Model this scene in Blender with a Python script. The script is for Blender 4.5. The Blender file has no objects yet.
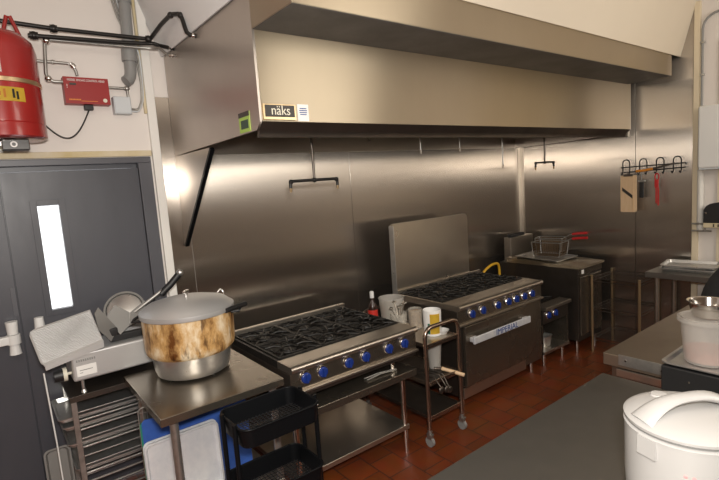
import bpy, bmesh, math, random
from mathutils import Vector, Matrix
random.seed(7)
S = bpy.context.scene
COL = S.collection
PI = math.pi

# ------------------------------------------------------------------ materials
def nodes(m):
    m.use_nodes = True
    nt = m.node_tree
    return nt, nt.nodes, nt.links, nt.nodes['Principled BSDF']

def mat(name, col, rough=.5, metal=0., spec=.5, noise=None, scale=(8, 8, 8), bump=0., coat=0., alpha=1., trans=0.,
        aniso=0., arot=0., rnoise=0., emit=0., detail=4.):
    """principled material; noise = second colour mixed by object-space noise"""
    m = bpy.data.materials.new(name)
    nt, N, L, b = nodes(m)
    b.inputs['Base Color'].default_value = (*col, 1)
    b.inputs['Roughness'].default_value = rough
    b.inputs['Metallic'].default_value = metal
    b.inputs['Specular IOR Level'].default_value = spec
    b.inputs['Coat Weight'].default_value = coat
    b.inputs['Alpha'].default_value = alpha
    b.inputs['Transmission Weight'].default_value = trans
    if emit:
        b.inputs['Emission Color'].default_value = (*col, 1)
        b.inputs['Emission Strength'].default_value = emit
    if aniso:
        b.inputs['Anisotropic'].default_value = aniso
        b.inputs['Anisotropic Rotation'].default_value = arot
        t = N.new('ShaderNodeTangent'); t.direction_type = 'RADIAL'; t.axis = 'Z'
        L.new(t.outputs[0], b.inputs['Tangent'])
    if noise or bump or rnoise:
        tc = N.new('ShaderNodeTexCoord'); mp = N.new('ShaderNodeMapping')
        mp.inputs['Scale'].default_value = scale
        L.new(tc.outputs['Object'], mp.inputs[0])
        nz = N.new('ShaderNodeTexNoise'); nz.inputs['Scale'].default_value = 1.
        nz.inputs['Detail'].default_value = detail; nz.inputs['Roughness'].default_value = .6
        L.new(mp.outputs[0], nz.inputs['Vector'])
        if noise:
            r = N.new('ShaderNodeValToRGB')
            r.color_ramp.elements[0].position = .35; r.color_ramp.elements[1].position = .68
            r.color_ramp.elements[0].color = (*col, 1); r.color_ramp.elements[1].color = (*noise, 1)
            L.new(nz.outputs['Fac'], r.inputs[0]); L.new(r.outputs[0], b.inputs['Base Color'])
        if bump:
            bp = N.new('ShaderNodeBump'); bp.inputs['Strength'].default_value = bump
            bp.inputs['Distance'].default_value = .004
            L.new(nz.outputs['Fac'], bp.inputs['Height']); L.new(bp.outputs[0], b.inputs['Normal'])
        if rnoise:
            mr = N.new('ShaderNodeMapRange')
            mr.inputs['From Min'].default_value = .3; mr.inputs['From Max'].default_value = .7
            mr.inputs['To Min'].default_value = max(.03, rough-rnoise); mr.inputs['To Max'].default_value = rough+rnoise
            L.new(nz.outputs['Fac'], mr.inputs['Value']); L.new(mr.outputs[0], b.inputs['Roughness'])
    return m

M = {}
M['wallsteel'] = mat('brushed_wall_steel', (.47, .425, .375), .25, .95, noise=(.475, .43, .38), scale=(2.2, 2.2, .8), aniso=1., arot=.0, detail=5)
M['hood'] = mat('brushed_hood_steel', (.47, .40, .30), .36, .93, noise=(.45, .38, .285), scale=(2.5, 2.5, .8), aniso=.9, arot=.25, detail=4)
M['hoodside'] = mat('dull_hood_side_steel', (.52, .47, .43), .33, .9, noise=(.49, .44, .40), scale=(2.5, 2.5, 1), aniso=.6, detail=4)
M['hoodunder'] = mat('hood_underside_shade_grey', (.10, .096, .092), .5, .35, noise=(.15, .145, .14), scale=(4, 4, 4))  # shade of the hood underside put into the colour
M['steel'] = mat('worn_stainless_steel', (.55, .50, .44), .30, .95, noise=(.52, .47, .41), scale=(3, 3, 3), rnoise=.03, detail=2)
M['tablesteel'] = mat('scuffed_table_steel', (.28, .245, .20), .26, .9, noise=(.255, .22, .18), scale=(3, 3, 3), rnoise=.03, detail=2)
M['darksteel'] = mat('dark_steel', (.13, .11, .095), .36, .85, noise=(.10, .085, .072), scale=(5, 5, 5), rnoise=.03, detail=2)  # on the hood lip this darker colour stands in for shade
M['counter'] = mat('satin_counter_steel', (.225, .212, .192), .33, .8, noise=(.20, .188, .17), scale=(4, 4, 4), rnoise=.03, detail=2)
M['counterwarm'] = mat('satin_counter_steel_warm', (.37, .31, .245), .34, .85, noise=(.33, .275, .215), scale=(4, 4, 4), rnoise=.03, detail=2)
M['chrome'] = mat('chrome', (.75, .73, .70), .14, 1.)
M['tube'] = mat('bronzed_tube_steel', (.40, .31, .25), .22, .95)
M['alu'] = mat('aluminium', (.72, .72, .71), .33, .9, noise=(.63, .63, .62), scale=(20, 20, 20), rnoise=.06)
M['alubright'] = mat('pale_cast_aluminium', (.60, .60, .60), .42, .6)
M['panalu'] = mat('scratched_pan_aluminium', (.84, .85, .88), .42, .4, noise=(.66, .68, .73), scale=(14, 14, 9), rnoise=.1)
M['galv'] = mat('galvanised_conduit', (.46, .45, .43), .36, .85, noise=(.36, .35, .33), scale=(25, 25, 25))
M['iron'] = mat('black_cast_iron', (.008, .0075, .007), .42, .2, noise=(.03, .027, .024), scale=(30, 30, 30), bump=.3)
M['blackpipe'] = mat('black_iron_pipe', (.022, .02, .019), .35, .4)
M['black'] = mat('black_coated_metal', (.004, .0045, .0055), .42, spec=.18)
M['cutgrey'] = mat('dull_cast_grey', (.24, .235, .225), .55, .4)
M['blackplastic'] = mat('black_plastic', (.013, .013, .014), .45)
M['fabric'] = mat('black_cloth', (.008, .008, .009), .85, noise=(.014, .014, .015), scale=(60, 60, 60), bump=.4)
M['red'] = mat('red_enamel', (.33, .014, .012), .27, noise=(.29, .012, .010), scale=(5, 5, 5), coat=.3)
M['redbox'] = mat('red_painted_box', (.30, .012, .012), .45)
M['redplastic'] = mat('red_plastic', (.50, .02, .02), .4)
M['white'] = mat('white_plastic', (.76, .76, .75), .35)
M['cooker'] = mat('white_enamel', (.53, .52, .51), .3, coat=.3)
M['cream'] = mat('cream_plastic', (.72, .68, .56), .5)
M['paper'] = mat('white_paper', (.82, .81, .79), .7)
M['yellow'] = mat('yellow_label', (.85, .60, .06), .6)
M['orange'] = mat('orange_plastic', (.75, .27, .03), .45)
M['green'] = mat('green_sticker', (.36, .52, .11), .6)
M['darkgreen'] = mat('dark_green_print', (.04, .07, .05), .6)
M['greenboard'] = mat('green_plastic_board', (.02, .20, .13), .5)
M['blueboard'] = mat('blue_plastic_board', (.025, .085, .36), .5, noise=(.03, .10, .40), scale=(20, 20, 20))
M['blue'] = mat('blue_knob_plastic', (.012, .034, .20), .25)
M['bluetext'] = mat('blue_print', (.03, .07, .25), .5)
M['wood'] = mat('pale_wood', (.72, .52, .33), .55, noise=(.66, .46, .27), scale=(30, 30, 4))
M['strip'] = mat('yellowed_wood_trim', (.66, .58, .43), .6, noise=(.55, .44, .22), scale=(5, 5, 5))
M['whitewall'] = mat('white_wall_paint', (.78, .73, .69), .6, noise=(.75, .70, .66), scale=(1.5, 1.5, 1.5))
M['trimwhite'] = mat('white_trim_paint', (.80, .78, .74), .5)
M['creamwall'] = mat('cream_soffit_paint', (.74, .66, .54), .6, noise=(.71, .63, .515), scale=(1.2, 1.2, 1.2))
M['yellowwall'] = mat('yellow_cream_wall', (.74, .64, .47), .6)
M['greysoffit'] = mat('shaded_soffit_paint', (.78, .78, .78), .6)  # shaded soffit side: the grey of the shade is in the colour
M['ceiling'] = mat('ceiling_paint', (.82, .76, .68), .7)
M['roomwall'] = mat('far_room_wall', (.55, .48, .40), .6)
M['door'] = mat('charcoal_door_paint', (.068, .069, .083), .42, noise=(.055, .056, .068), scale=(3, 3, 1.2), rnoise=.06)
M['doorframe'] = mat('charcoal_frame_paint', (.085, .086, .10), .4)
M['grey'] = mat('grey_pvc', (.26, .26, .255), .45)
M['lightgrey'] = mat('light_grey_box', (.58, .61, .63), .5)
M['badge'] = mat('dark_badge', (.035, .03, .026), .4)
M['glass'] = mat('pane_glass', (.95, .97, .98), .02, alpha=.25)
M['clearplastic'] = mat('cloudy_clear_plastic', (.62, .59, .55), .32, alpha=.40)
M['clear'] = mat('clear_plastic', (.70, .66, .58), .12, alpha=.28)
M['pinkfood'] = mat('pink_liquid', (.62, .16, .11), .45, noise=(.70, .25, .17), scale=(30, 30, 30))
M['sauce'] = mat('dark_brown_sauce', (.03, .012, .008), .25)
M['saucered'] = mat('red_label', (.55, .03, .02), .5)
M['olive'] = mat('cloudy_food', (.36, .30, .14), .6, noise=(.25, .22, .10), scale=(40, 40, 40))
M['brownfood'] = mat('brown_crumbs', (.22, .10, .035), .5, noise=(.45, .28, .12), scale=(45, 45, 45), bump=.5)
M['yellowhose'] = mat('yellow_gas_hose', (.80, .45, .03), .45)
M['decor'] = mat('pink_print', (.80, .42, .42), .5)
M['brass'] = mat('brass_clamp', (.62, .47, .28), .3, .9)
M['copperwire'] = mat('chromed_mesh_wire', (.24, .17, .11), .35, .85)

def tile_floor():
    m = bpy.data.materials.new('red_quarry_tile')
    nt, N, L, b = nodes(m)
    tc = N.new('ShaderNodeTexCoord'); mp = N.new('ShaderNodeMapping')
    mp.inputs['Rotation'].default_value = (0, 0, PI/2)
    br = N.new('ShaderNodeTexBrick'); br.offset = .5; br.squash = 1
    br.inputs['Scale'].default_value = 1.
    br.inputs['Brick Width'].default_value = .205; br.inputs['Row Height'].default_value = .205
    br.inputs['Mortar Size'].default_value = .005; br.inputs['Mortar Smooth'].default_value = .2
    br.inputs['Color1'].default_value = (.20, .055, .022, 1); br.inputs['Color2'].default_value = (.15, .040, .017, 1)
    br.inputs['Mortar'].default_value = (.07, .03, .02, 1)
    L.new(tc.outputs['Object'], mp.inputs[0]); L.new(mp.outputs[0], br.inputs['Vector'])
    nz = N.new('ShaderNodeTexNoise'); nz.inputs['Scale'].default_value = 7; nz.inputs['Detail'].default_value = 5
    L.new(tc.outputs['Object'], nz.inputs['Vector'])
    mx = N.new('ShaderNodeMix'); mx.data_type = 'RGBA'; mx.blend_type = 'MULTIPLY'; mx.inputs['Factor'].default_value = .5
    L.new(br.outputs['Color'], mx.inputs['A']); L.new(nz.outputs['Color'], mx.inputs['B'])
    hs = N.new('ShaderNodeHueSaturation'); hs.inputs['Value'].default_value = 1.35; hs.inputs['Saturation'].default_value = 1.05
    L.new(mx.outputs['Result'], hs.inputs['Color']); L.new(hs.outputs[0], b.inputs['Base Color'])
    mr = N.new('ShaderNodeMapRange'); mr.inputs['To Min'].default_value = .33; mr.inputs['To Max'].default_value = .55
    L.new(nz.outputs['Fac'], mr.inputs['Value']); L.new(mr.outputs[0], b.inputs['Roughness'])
    bp = N.new('ShaderNodeBump'); bp.inputs['Strength'].default_value = .4; bp.inputs['Distance'].default_value = .003; bp.invert = True
    L.new(br.outputs['Fac'], bp.inputs['Height']); L.new(bp.outputs[0], b.inputs['Normal'])
    return m
M['tile'] = tile_floor()

def stained():
    """cream enamel with burnt brown runs"""
    m = bpy.data.materials.new('burnt_stained_enamel')
    nt, N, L, b = nodes(m)
    tc = N.new('ShaderNodeTexCoord')
    def nz(scale, sc, det=6):
        mp = N.new('ShaderNodeMapping'); mp.inputs['Scale'].default_value = scale
        n = N.new('ShaderNodeTexNoise'); n.inputs['Scale'].default_value = sc; n.inputs['Detail'].default_value = det; n.inputs['Roughness'].default_value = .65
        L.new(tc.outputs['Object'], mp.inputs[0]); L.new(mp.outputs[0], n.inputs['Vector']); return n
    a = nz((1, 1, .5), 9.); r1 = N.new('ShaderNodeValToRGB'); e = r1.color_ramp.elements
    e[0].position = .40; e[0].color = (.74, .62, .44, 1); e[1].position = .66; e[1].color = (.12, .042, .009, 1)
    k = r1.color_ramp.elements.new(.53); k.color = (.52, .31, .12, 1)
    L.new(a.outputs['Fac'], r1.inputs[0])
    c = nz((1, 1, .16), 26., 3); r2 = N.new('ShaderNodeValToRGB'); e = r2.color_ramp.elements
    e[0].position = .56; e[0].color = (1, 1, 1, 1); e[1].position = .66; e[1].color = (.08, .03, .012, 1)
    L.new(c.outputs['Fac'], r2.inputs[0])
    mx = N.new('ShaderNodeMix'); mx.data_type = 'RGBA'; mx.blend_type = 'MULTIPLY'; mx.inputs['Factor'].default_value = .75
    L.new(r1.outputs[0], mx.inputs['A']); L.new(r2.outputs[0], mx.inputs['B']); L.new(mx.outputs['Result'], b.inputs['Base Color'])
    b.inputs['Roughness'].default_value = .38
    return m
M['stained'] = stained()

# ------------------------------------------------------------------ mesh helper
class MB:
    def __init__(s): s.bm = bmesh.new()
    def box(s, x0, x1, y0, y1, z0, z1, bev=0.):
        b = bmesh.new(); bmesh.ops.create_cube(b, size=1)
        for v in b.verts:
            v.co = Vector(((x0+x1)/2+v.co.x*(x1-x0), (y0+y1)/2+v.co.y*(y1-y0), (z0+z1)/2+v.co.z*(z1-z0)))
        if bev: bmesh.ops.bevel(b, geom=b.edges[:], offset=bev, segments=2, profile=.5, affect='EDGES')
        s.add(b); return s
    def add(s, b, mx=None):
        if mx: bmesh.ops.transform(b, matrix=mx, verts=b.verts)
        me = bpy.data.meshes.new('t'); b.to_mesh(me); b.free(); s.bm.from_mesh(me); bpy.data.meshes.remove(me)
    def cyl(s, p, q, r, r2=None, n=16, cap=True):
        p, q = Vector(p), Vector(q); d = q-p
        b = bmesh.new()
        bmesh.ops.create_cone(b, cap_ends=cap, segments=n, radius1=r, radius2=r if r2 is None else r2, depth=d.length)
        s.add(b, Matrix.Translation((p+q)/2) @ d.to_track_quat('Z', 'Y').to_matrix().to_4x4()); return s
    def ball(s, c, r, sc=(1, 1, 1), n=12):
        b = bmesh.new(); bmesh.ops.create_uvsphere(b, u_segments=n*2, v_segments=n, radius=r)
        s.add(b, Matrix.Translation(c) @ Matrix.Diagonal((*sc, 1))); return s
    def lathe(s, prof, c=(0, 0, 0), n=40, axis=None):
        b = bmesh.new(); rings = []
        for r, z in prof:
            if r < 1e-5: rings.append([b.verts.new((0, 0, z))])
            else: rings.append([b.verts.new((r*math.cos(2*PI*k/n), r*math.sin(2*PI*k/n), z)) for k in range(n)])
        for A, B in zip(rings, rings[1:]):
            for k in range(n):
                a, a2, c1, c2 = A[k % len(A)], A[(k+1) % len(A)], B[k % len(B)], B[(k+1) % len(B)]
                vs = []
                for v in (a, a2, c2, c1):
                    if v not in vs: vs.append(v)
                if len(vs) > 2:
                    try: b.faces.new(vs)
                    except ValueError: pass
        bmesh.ops.recalc_face_normals(b, faces=b.faces)
        mx = Matrix.Translation(c)
        if axis: mx = mx @ Vector(axis).to_track_quat('Z', 'Y').to_matrix().to_4x4()
        s.add(b, mx); return s
    def tube(s, pts, r, n=10, closed=False):
        pts = [Vector(p) for p in pts]; b = bmesh.new(); rings = []; m = len(pts)
        up = None
        for i, p in enumerate(pts):
            if closed: d = pts[(i+1) % m]-pts[i-1]
            else: d = pts[min(i+1, m-1)]-pts[max(i-1, 0)]
            d.normalize()
            if up is None:
                up = Vector((0, 0, 1)) if abs(d.z) < .9 else Vector((1, 0, 0))
            u = (up - d*up.dot(d))
            if u.length < 1e-4: u = d.orthogonal()
            u.normalize(); up = u; w = d.cross(u)
            rings.append([b.verts.new(p+(u*math.cos(2*PI*k/n)+w*math.sin(2*PI*k/n))*r) for k in range(n)])
        for i in range(m if closed else m-1):
            A, B = rings[i], rings[(i+1) % m]
            for k in range(n): b.faces.new((A[k], A[(k+1) % n], B[(k+1) % n], B[k]))
        if not closed:
            b.faces.new(rings[0][::-1]); b.faces.new(rings[-1])
        bmesh.ops.recalc_face_normals(b, faces=b.faces)
        s.add(b); return s
    def prism(s, pts, vec):
        """polygon (3D points, in one plane) extruded by vec"""
        b = bmesh.new(); vec = Vector(vec)
        A = [b.verts.new(p) for p in pts]; B = [b.verts.new(Vector(p)+vec) for p in pts]
        n = len(A); b.faces.new(A[::-1]); b.faces.new(B)
        for k in range(n): b.faces.new((A[k], A[(k+1) % n], B[(k+1) % n], B[k]))
        bmesh.ops.recalc_face_normals(b, faces=b.faces)
        s.add(b); return s
    def plate(s, pts, t):
        a, b_, c = Vector(pts[0]), Vector(pts[1]), Vector(pts[2])
        n = (b_-a).cross(c-b_).normalized()
        return s.prism(pts, n*t)
    def mx(s, m): bmesh.ops.transform(s.bm, matrix=m, verts=s.bm.verts); return s
    def build(s, name, m, parent=None, origin=None, smooth=50, mats=None, sub=0):
        me = bpy.data.meshes.new(name)
        off = Vector(origin) if origin is not None else (root_loc(parent) if parent else Vector((0, 0, 0)))
        bmesh.ops.translate(s.bm, vec=-off, verts=s.bm.verts)
        s.bm.to_mesh(me); s.bm.free()
        me.materials.append(M[m] if isinstance(m, str) else m)
        me.shade_smooth(); me.set_sharp_from_angle(angle=math.radians(smooth))
        o = bpy.data.objects.new(name, me); COL.objects.link(o)
        if parent: o.parent = parent
        else: o.location = off
        wn = o.modifiers.new('weighted normals', 'WEIGHTED_NORMAL'); wn.keep_sharp = True; wn.weight = 100
        if sub:
            md = o.modifiers.new('s', 'SUBSURF'); md.levels = sub; md.render_levels = sub
        return o

def root_loc(o):
    while o.parent: o = o.parent
    return o.location.copy()
def tag(o, label, cat, group=None, kind=None):
    o['label'] = label; o['category'] = cat
    if group: o['group'] = group
    if kind: o['kind'] = kind
    return o
def thing(name, label, cat, loc, group=None):
    o = bpy.data.objects.new(name, None); COL.objects.link(o); o.location = loc
    o.empty_display_size = .05
    return tag(o, label, cat, group)
def struct(o, label=None, cat=None):
    o['kind'] = 'structure'
    if label: o['label'] = label
    if cat: o['category'] = cat
    return o
def copy_tree(o, parent=None):
    c = o.copy(); COL.objects.link(c)
    if parent: c.parent = parent
    for ch in [x for x in bpy.data.objects if x.parent == o]: copy_tree(ch, c)
    return c
def text(name, body, size, parent, m, pos, xdir, ydir, depth=.0012, squash=1.):
    cu = bpy.data.curves.new(name, 'FONT'); cu.body = body; cu.size = size; cu.extrude = depth
    cu.align_x = 'CENTER'; cu.align_y = 'CENTER'
    to = bpy.data.objects.new(name, cu); COL.objects.link(to)
    dg = bpy.context.evaluated_depsgraph_get()
    me = bpy.data.meshes.new_from_object(to.evaluated_get(dg))
    bpy.data.objects.remove(to)
    x = Vector(xdir).normalized(); y = Vector(ydir).normalized(); z = x.cross(y)
    off = root_loc(parent)
    for v in me.vertices:
        c = v.co.copy(); v.co = Vector(pos)+x*c.x*squash+y*c.y+z*c.z-off
    me.materials.clear(); me.materials.append(M[m])
    o = bpy.data.objects.new(name, me); COL.objects.link(o); o.parent = parent
    return o
def arc(c, r, a0, a1, n, ux, uy):
    c = Vector(c); ux = Vector(ux); uy = Vector(uy)
    return [c+ux*(r*math.cos(math.radians(a0+(a1-a0)*k/n)))+uy*(r*math.sin(math.radians(a0+(a1-a0)*k/n))) for k in range(n+1)]
def rrect(x0, x1, y0, y1, r, z, n=5):
    """rounded rectangle outline in the plane z"""
    P = []
    for cx, cy, a in ((x1-r, y1-r, 0), (x0+r, y1-r, 90), (x0+r, y0+r, 180), (x1-r, y0+r, 270)):
        for k in range(n+1):
            t = math.radians(a+90*k/n); P.append(Vector((cx+r*math.cos(t), cy+r*math.sin(t), z)))
    return P

# ------------------------------------------------------------------ numbers
D = 3.5      # back wall
XE = 5.23    # end wall
XH = 1.113   # left side of the hood
CAMH = 1.9
ZC = 3.32    # ceiling

# ------------------------------------------------------------------ setting
b = MB().box(-3.2, 5.6, -4.2, 3.8, -.1, 0)
struct(b.build('floor', 'tile'), 'red quarry tile floor', 'floor')
# back wall with the opening of the double door
w = MB()
w.box(-3.2, -.75, D, D+.15, 0, ZC); w.box(-.75, .95, D, D+.15, 2.165, ZC); w.box(.95, 5.4, D, D+.15, 0, ZC)
struct(w.build('wall_back', 'whitewall'), 'pale wall above the dark double door', 'wall')
w = MB().box(XE+.012, XE+.16, -4.2, D, 0, ZC)
struct(w.build('wall_right', 'whitewall'), 'white painted wall beside the steel end wall', 'wall')
w = MB().box(XE-.004, XE+.012, .2, 1.48, 0, 2.9)
struct(w.build('wall_right_panel', 'yellowwall'), 'cream panel on the right wall', 'wall')
struct(MB().box(-3.35, -3.2, -4.2, 3.65, 0, ZC).build('wall_left', 'roomwall'), 'left wall out of view', 'wall')
struct(MB().box(-3.2, 5.4, -4.35, -4.2, 0, ZC).build('wall_front', 'roomwall'), 'wall behind the camera', 'wall')
struct(MB().box(-3.2, 5.4, -4.35, 3.65, ZC, ZC+.1).build('ceiling', 'ceiling'), 'ceiling', 'ceiling')
# soffit flaring from the top of the hood to the ceiling: left face and front face
xt, yt = .948, 1.665
s = MB().plate([(XH+.002, 3.495, 2.835), (xt, 3.495, ZC-.005), (xt, yt, ZC-.005), (XH+.002, 1.80, 2.835)], -.02)
struct(s.build('soffit_left', 'greysoffit'), 'sloping soffit left of the hood with its shade painted grey', 'soffit')
s = MB().plate([(XH+.004, 1.80, 2.832), (xt+.02, yt, ZC-.003), (XE-.01, yt, ZC-.003), (XE-.01, 1.80, 2.832)], -.02)
struct(s.build('soffit_front', 'creamwall'), 'cream sloping soffit above the hood', 'soffit')
# steel cladding
edges = [1.022, 1.165, 2.63, 3.9, XE]
tops = [2.563, 2.563, 2.84, 2.84, 2.84]
k = 0
for a, c in zip(edges, edges[1:]):
    p = MB().box(a+.0015, c-.0015, D-.008, D, .0, 2.563 if k == 0 else 2.84, .0012)
    struct(p.build('wall_back_cladding', 'wallsteel'), 'stainless steel sheet on the back wall', 'wall panel'); k += 1
for a, c in ((1.675, 2.169), (2.172, D-.01)):
    p = MB().box(XE-.008, XE+.01, a+.0015, c-.0015, 0, 3.26, .0012)
    struct(p.build('wall_right_cladding', 'wallsteel'), 'stainless steel sheet on the end wall', 'wall panel')
# vertical battens in the steel corner
c = MB().box(XE-.055, XE-.008, D-.014, D-.008, 0, 2.2, .001); c.box(XE-.014, XE-.008, D-.06, D-.014, 0, 2.2, .001)
struct(c.build('trim_1', 'steel'), 'steel corner strip', 'trim')
c = MB().box(.962, 1.018, D-.03, D, 0, ZC-.01, .004)
struct(c.build('trim_2', 'trimwhite'), 'white vertical trim board between door and steel wall', 'trim')
c = MB().box(-.9, .957, D-.025, D, 2.168, 2.205, .003)
struct(c.build('trim_3', 'strip'), 'yellowed strip of wood above the door frame', 'trim')
c = MB().box(XE-.02, XE+.012, 1.625, 1.672, 0, ZC-.05, .003)
struct(c.build('trim_4', 'yellowwall'), 'cream edge trim at the end of the steel wall', 'trim')
# door frame
f = MB()
for z0, z1, y0 in ((2.125, 2.163, D-.02),):
    f.box(-.75, .948, y0, D+.1, z0, z1, .003)
f.box(.865, .948, D-.02, D+.1, 0, 2.125, .003); f.box(-.75, -.67, D-.02, D+.1, 0, 2.125, .003)
f.box(-.67, .865, D+.045, D+.1, 2.095, 2.125, .002); f.box(.84, .865, D+.045, D+.1, 0, 2.095, .002)
struct(f.build('trim_5', 'doorframe'), 'charcoal steel door frame', 'trim')

def door(name, x0, x1, win, label):
    t = thing(name, label, 'door', ((x0+x1)/2, D+.02, 0)); t['kind'] = 'structure'
    y0, y1, zt = D, D+.043, 2.092
    l = MB()
    if win:
        a, c, z0, z1 = win
        l.box(x0, a, y0, y1, .01, zt); l.box(c, x1, y0, y1, .01, zt); l.box(a, c, y0, y1, .01, z0); l.box(a, c, y0, y1, z1, zt)
    else: l.box(x0, x1, y0, y1, .01, zt, .002)
    l.build('door_leaf', 'door', t)
    if win:
        g = MB(); m = .035
        g.box(a-m, a, y0-.006, y0, z0-m, z1+m, .001); g.box(c, c+m, y0-.006, y0, z0-m, z1+m, .001)
        g.box(a, c, y0-.006, y0, z0-m, z0, .001); g.box(a, c, y0-.006, y0, z1, z1+m, .001)
        for zz in (z0-m/2, z1+m/2):
            for xx in (a-m/2, (a+c)/2, c+m/2): g.cyl((xx, y0-.006, zz), (xx, y0-.009, zz), .004, n=8)
        g.build('window_frame', 'door', t)
        MB().box(a, c, y0+.018, y0+.024, z0, z1).build('window_pane', 'glass', t)
    return t
d1 = door('door_1', .108, .862, (.268, .382, 1.245, 1.885), 'charcoal door leaf with a narrow bright vertical window')
d2 = door('door_2', -.665, .102, None, 'charcoal door leaf at the left edge of the photo')
d2p = MB().lathe([(0, 0), (.026, 0), (.031, .075), (.0, .075)], (.055, D-.05, 1.155), 20).lathe([(0, 0), (.031, 0), (.024, .06), (0, .06)], (.055, D-.05, 1.035), 20)
d2p.lathe([(0, 0), (.035, 0), (.035, .055), (0, .055)], (.055, D-.05, 1.097), 20).box(-.02, .05, D-.075, D-.025, 1.10, 1.148, .006).cyl((.055, D, 1.12), (.055, D-.05, 1.12), .012)
o = d2p.build('door_handle', 'white', d2); o['label'] = 'white plastic handle cover'
o = MB().lathe([(0, 0), (.028, 0), (.024, .07), (0, .07)], (.19, D-.045, 1.155), 20).cyl((.19, D, 1.18), (.19, D-.04, 1.18), .012).build('door_handle', 'white', d1)
o['label'] = 'white plastic handle cover'
# scuffed steel plate at the door edge
MB().box(.075, .1, D-.003, D, 1.25, 1.42, .001).build('lock_plate', 'doorframe', d2)
MB().box(.085, .125, D+.0435, D+.052, .01, 2.09).build('gap_light_stop', 'doorframe', d2)  # unseen strip added behind the leaf gap to keep daylight out

# ------------------------------------------------------------------ hood
h = thing('exhaust_hood', 'long stainless steel kitchen exhaust hood above the ranges', 'exhaust hood', (XH, 2.17, 2.18))
XR = 5.10; YF = 2.167; YB = 1.79
p = MB().prism([(XH, D-.012, 2.163), (XH, D-.012, 2.83), (XH, YF, 2.83), (XH, YF, 2.221), (XH, 2.207, 2.184)], (.012, 0, 0))
p.build('side_panel', 'hoodside', h)
p = MB().prism([(XR, D-.012, 2.163), (XR, D-.012, 2.83), (XR, YF, 2.83), (XR, YF, 2.221), (XR, 2.207, 2.184)], (.012, 0, 0))
p.build('side_panel', 'hoodside', h)
MB().box(XH+.013, XR-.001, YF, YF+.012, 2.221, 2.655, .001).build('front_panel', 'hood', h)
MB().prism([(XH+.013, YF, 2.219), (XH+.013, 2.207, 2.184), (XH+.013, 2.215, 2.150), (XH+.013, 2.235, 2.150), (XH+.013, 2.225, 2.186), (XH+.013, YF+.013, 2.219)], (XR-XH-.014, 0, 0)).build('lip', 'darksteel', h)  # down-facing lip, its shade put in with the darker steel
MB().box(XH, 5.045, YB, YF-.0005, 2.648, 2.83, .002).build('upper_box', 'hood', h)
MB().box(XH+.004, 5.041, YB+.004, YF-.004, 2.6455, 2.6478).build('underside_shade_sheet', 'hoodunder', h)  # thin sheet added to make the box underside look shaded
# filters: slanted bank under the hood, baffles across
fl = MB().plate([(XH+.014, 2.30, 2.26), (XR-.002, 2.30, 2.26), (XR-.002, 3.1, 2.62), (XH+.014, 3.1, 2.62)], .01)
fl.build('filter_bank', 'darksteel', h)
ba = MB()
n = 90
for i in range(n):
    x = XH+.05+(XR-XH-.1)*i/(n-1)
    ba.plate([(x-.011, 2.32, 2.258), (x+.011, 2.32, 2.258), (x+.011, 3.08, 2.600), (x-.011, 3.08, 2.600)], -.012)
ba.build('filter_baffles', 'darksteel', h)
MB().box(XH+.013, XR-.001, D-.03, D-.012, 2.166, 2.655).build('back_panel', 'steel', h)
MB().box(XH+.013, XR-.001, 3.10, D-.031, 2.61, 2.64).build('plenum', 'darksteel', h)
# triangular end skirt below the left end
sk = MB().prism([(XH, D-.012, 2.16), (XH, 2.836, 2.16), (XH, D-.012, 1.535)], (.004, 0, 0)).build('end_skirt', 'hoodside', h)
dd = Vector((0, D-.012-2.836, 1.535-2.16)).normalized(); nn = Vector((0, dd.z, -dd.y))
A = Vector((XH-.002, 2.836, 2.16)); B_ = Vector((XH-.002, D-.014, 1.54))
MB().prism([A, B_, B_+nn*.02, A+nn*.02], (.026, 0, 0)).build('skirt_edge', 'black', h)
pl = MB().box(1.132, 1.314, YF-.008, YF, 2.227, 2.305, .003).build('brand_plate', 'brass', h)
MB().box(1.141, 1.305, YF-.011, YF-.007, 2.242, 2.299, .001).build('plate_face', 'badge', pl)
text('plate_lettering', 'n\u00e4ks', .066, pl, 'cream', (1.226, YF-.0105, 2.272), (1, 0, 0), (0, 0, 1), squash=.92)
st = MB().box(1.327, 1.392, YF-.003, YF, 2.225, 2.309).build('notice_sticker', 'paper', h)
for i, (z, ww) in enumerate(((2.288, .04), (2.278, .046), (2.268, .044), (2.258, .038))):
    MB().box(1.36-ww/2, 1.36+ww/2, YF-.0036, YF-.003, z-.0025, z+.0025).build('notice_print', 'bluetext', st)
gs = MB().box(XH-.003, XH, 2.272, 2.395, 2.188, 2.287).build('inspection_sticker', 'green', h)
MB().box(XH-.0045, XH-.002, 2.272, 2.395, 2.264, 2.288).build('sticker_band', 'badge', gs)
MB().box(XH-.0045, XH-.002, 2.288, 2.372, 2.205, 2.248).build('sticker_print', 'darkgreen', gs)
# post between hood end and end wall
MB().box(5.125, 5.165, 2.20, 2.24, 2.15, 2.648, .002).build('hanger_post', 'steel', h)

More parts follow.
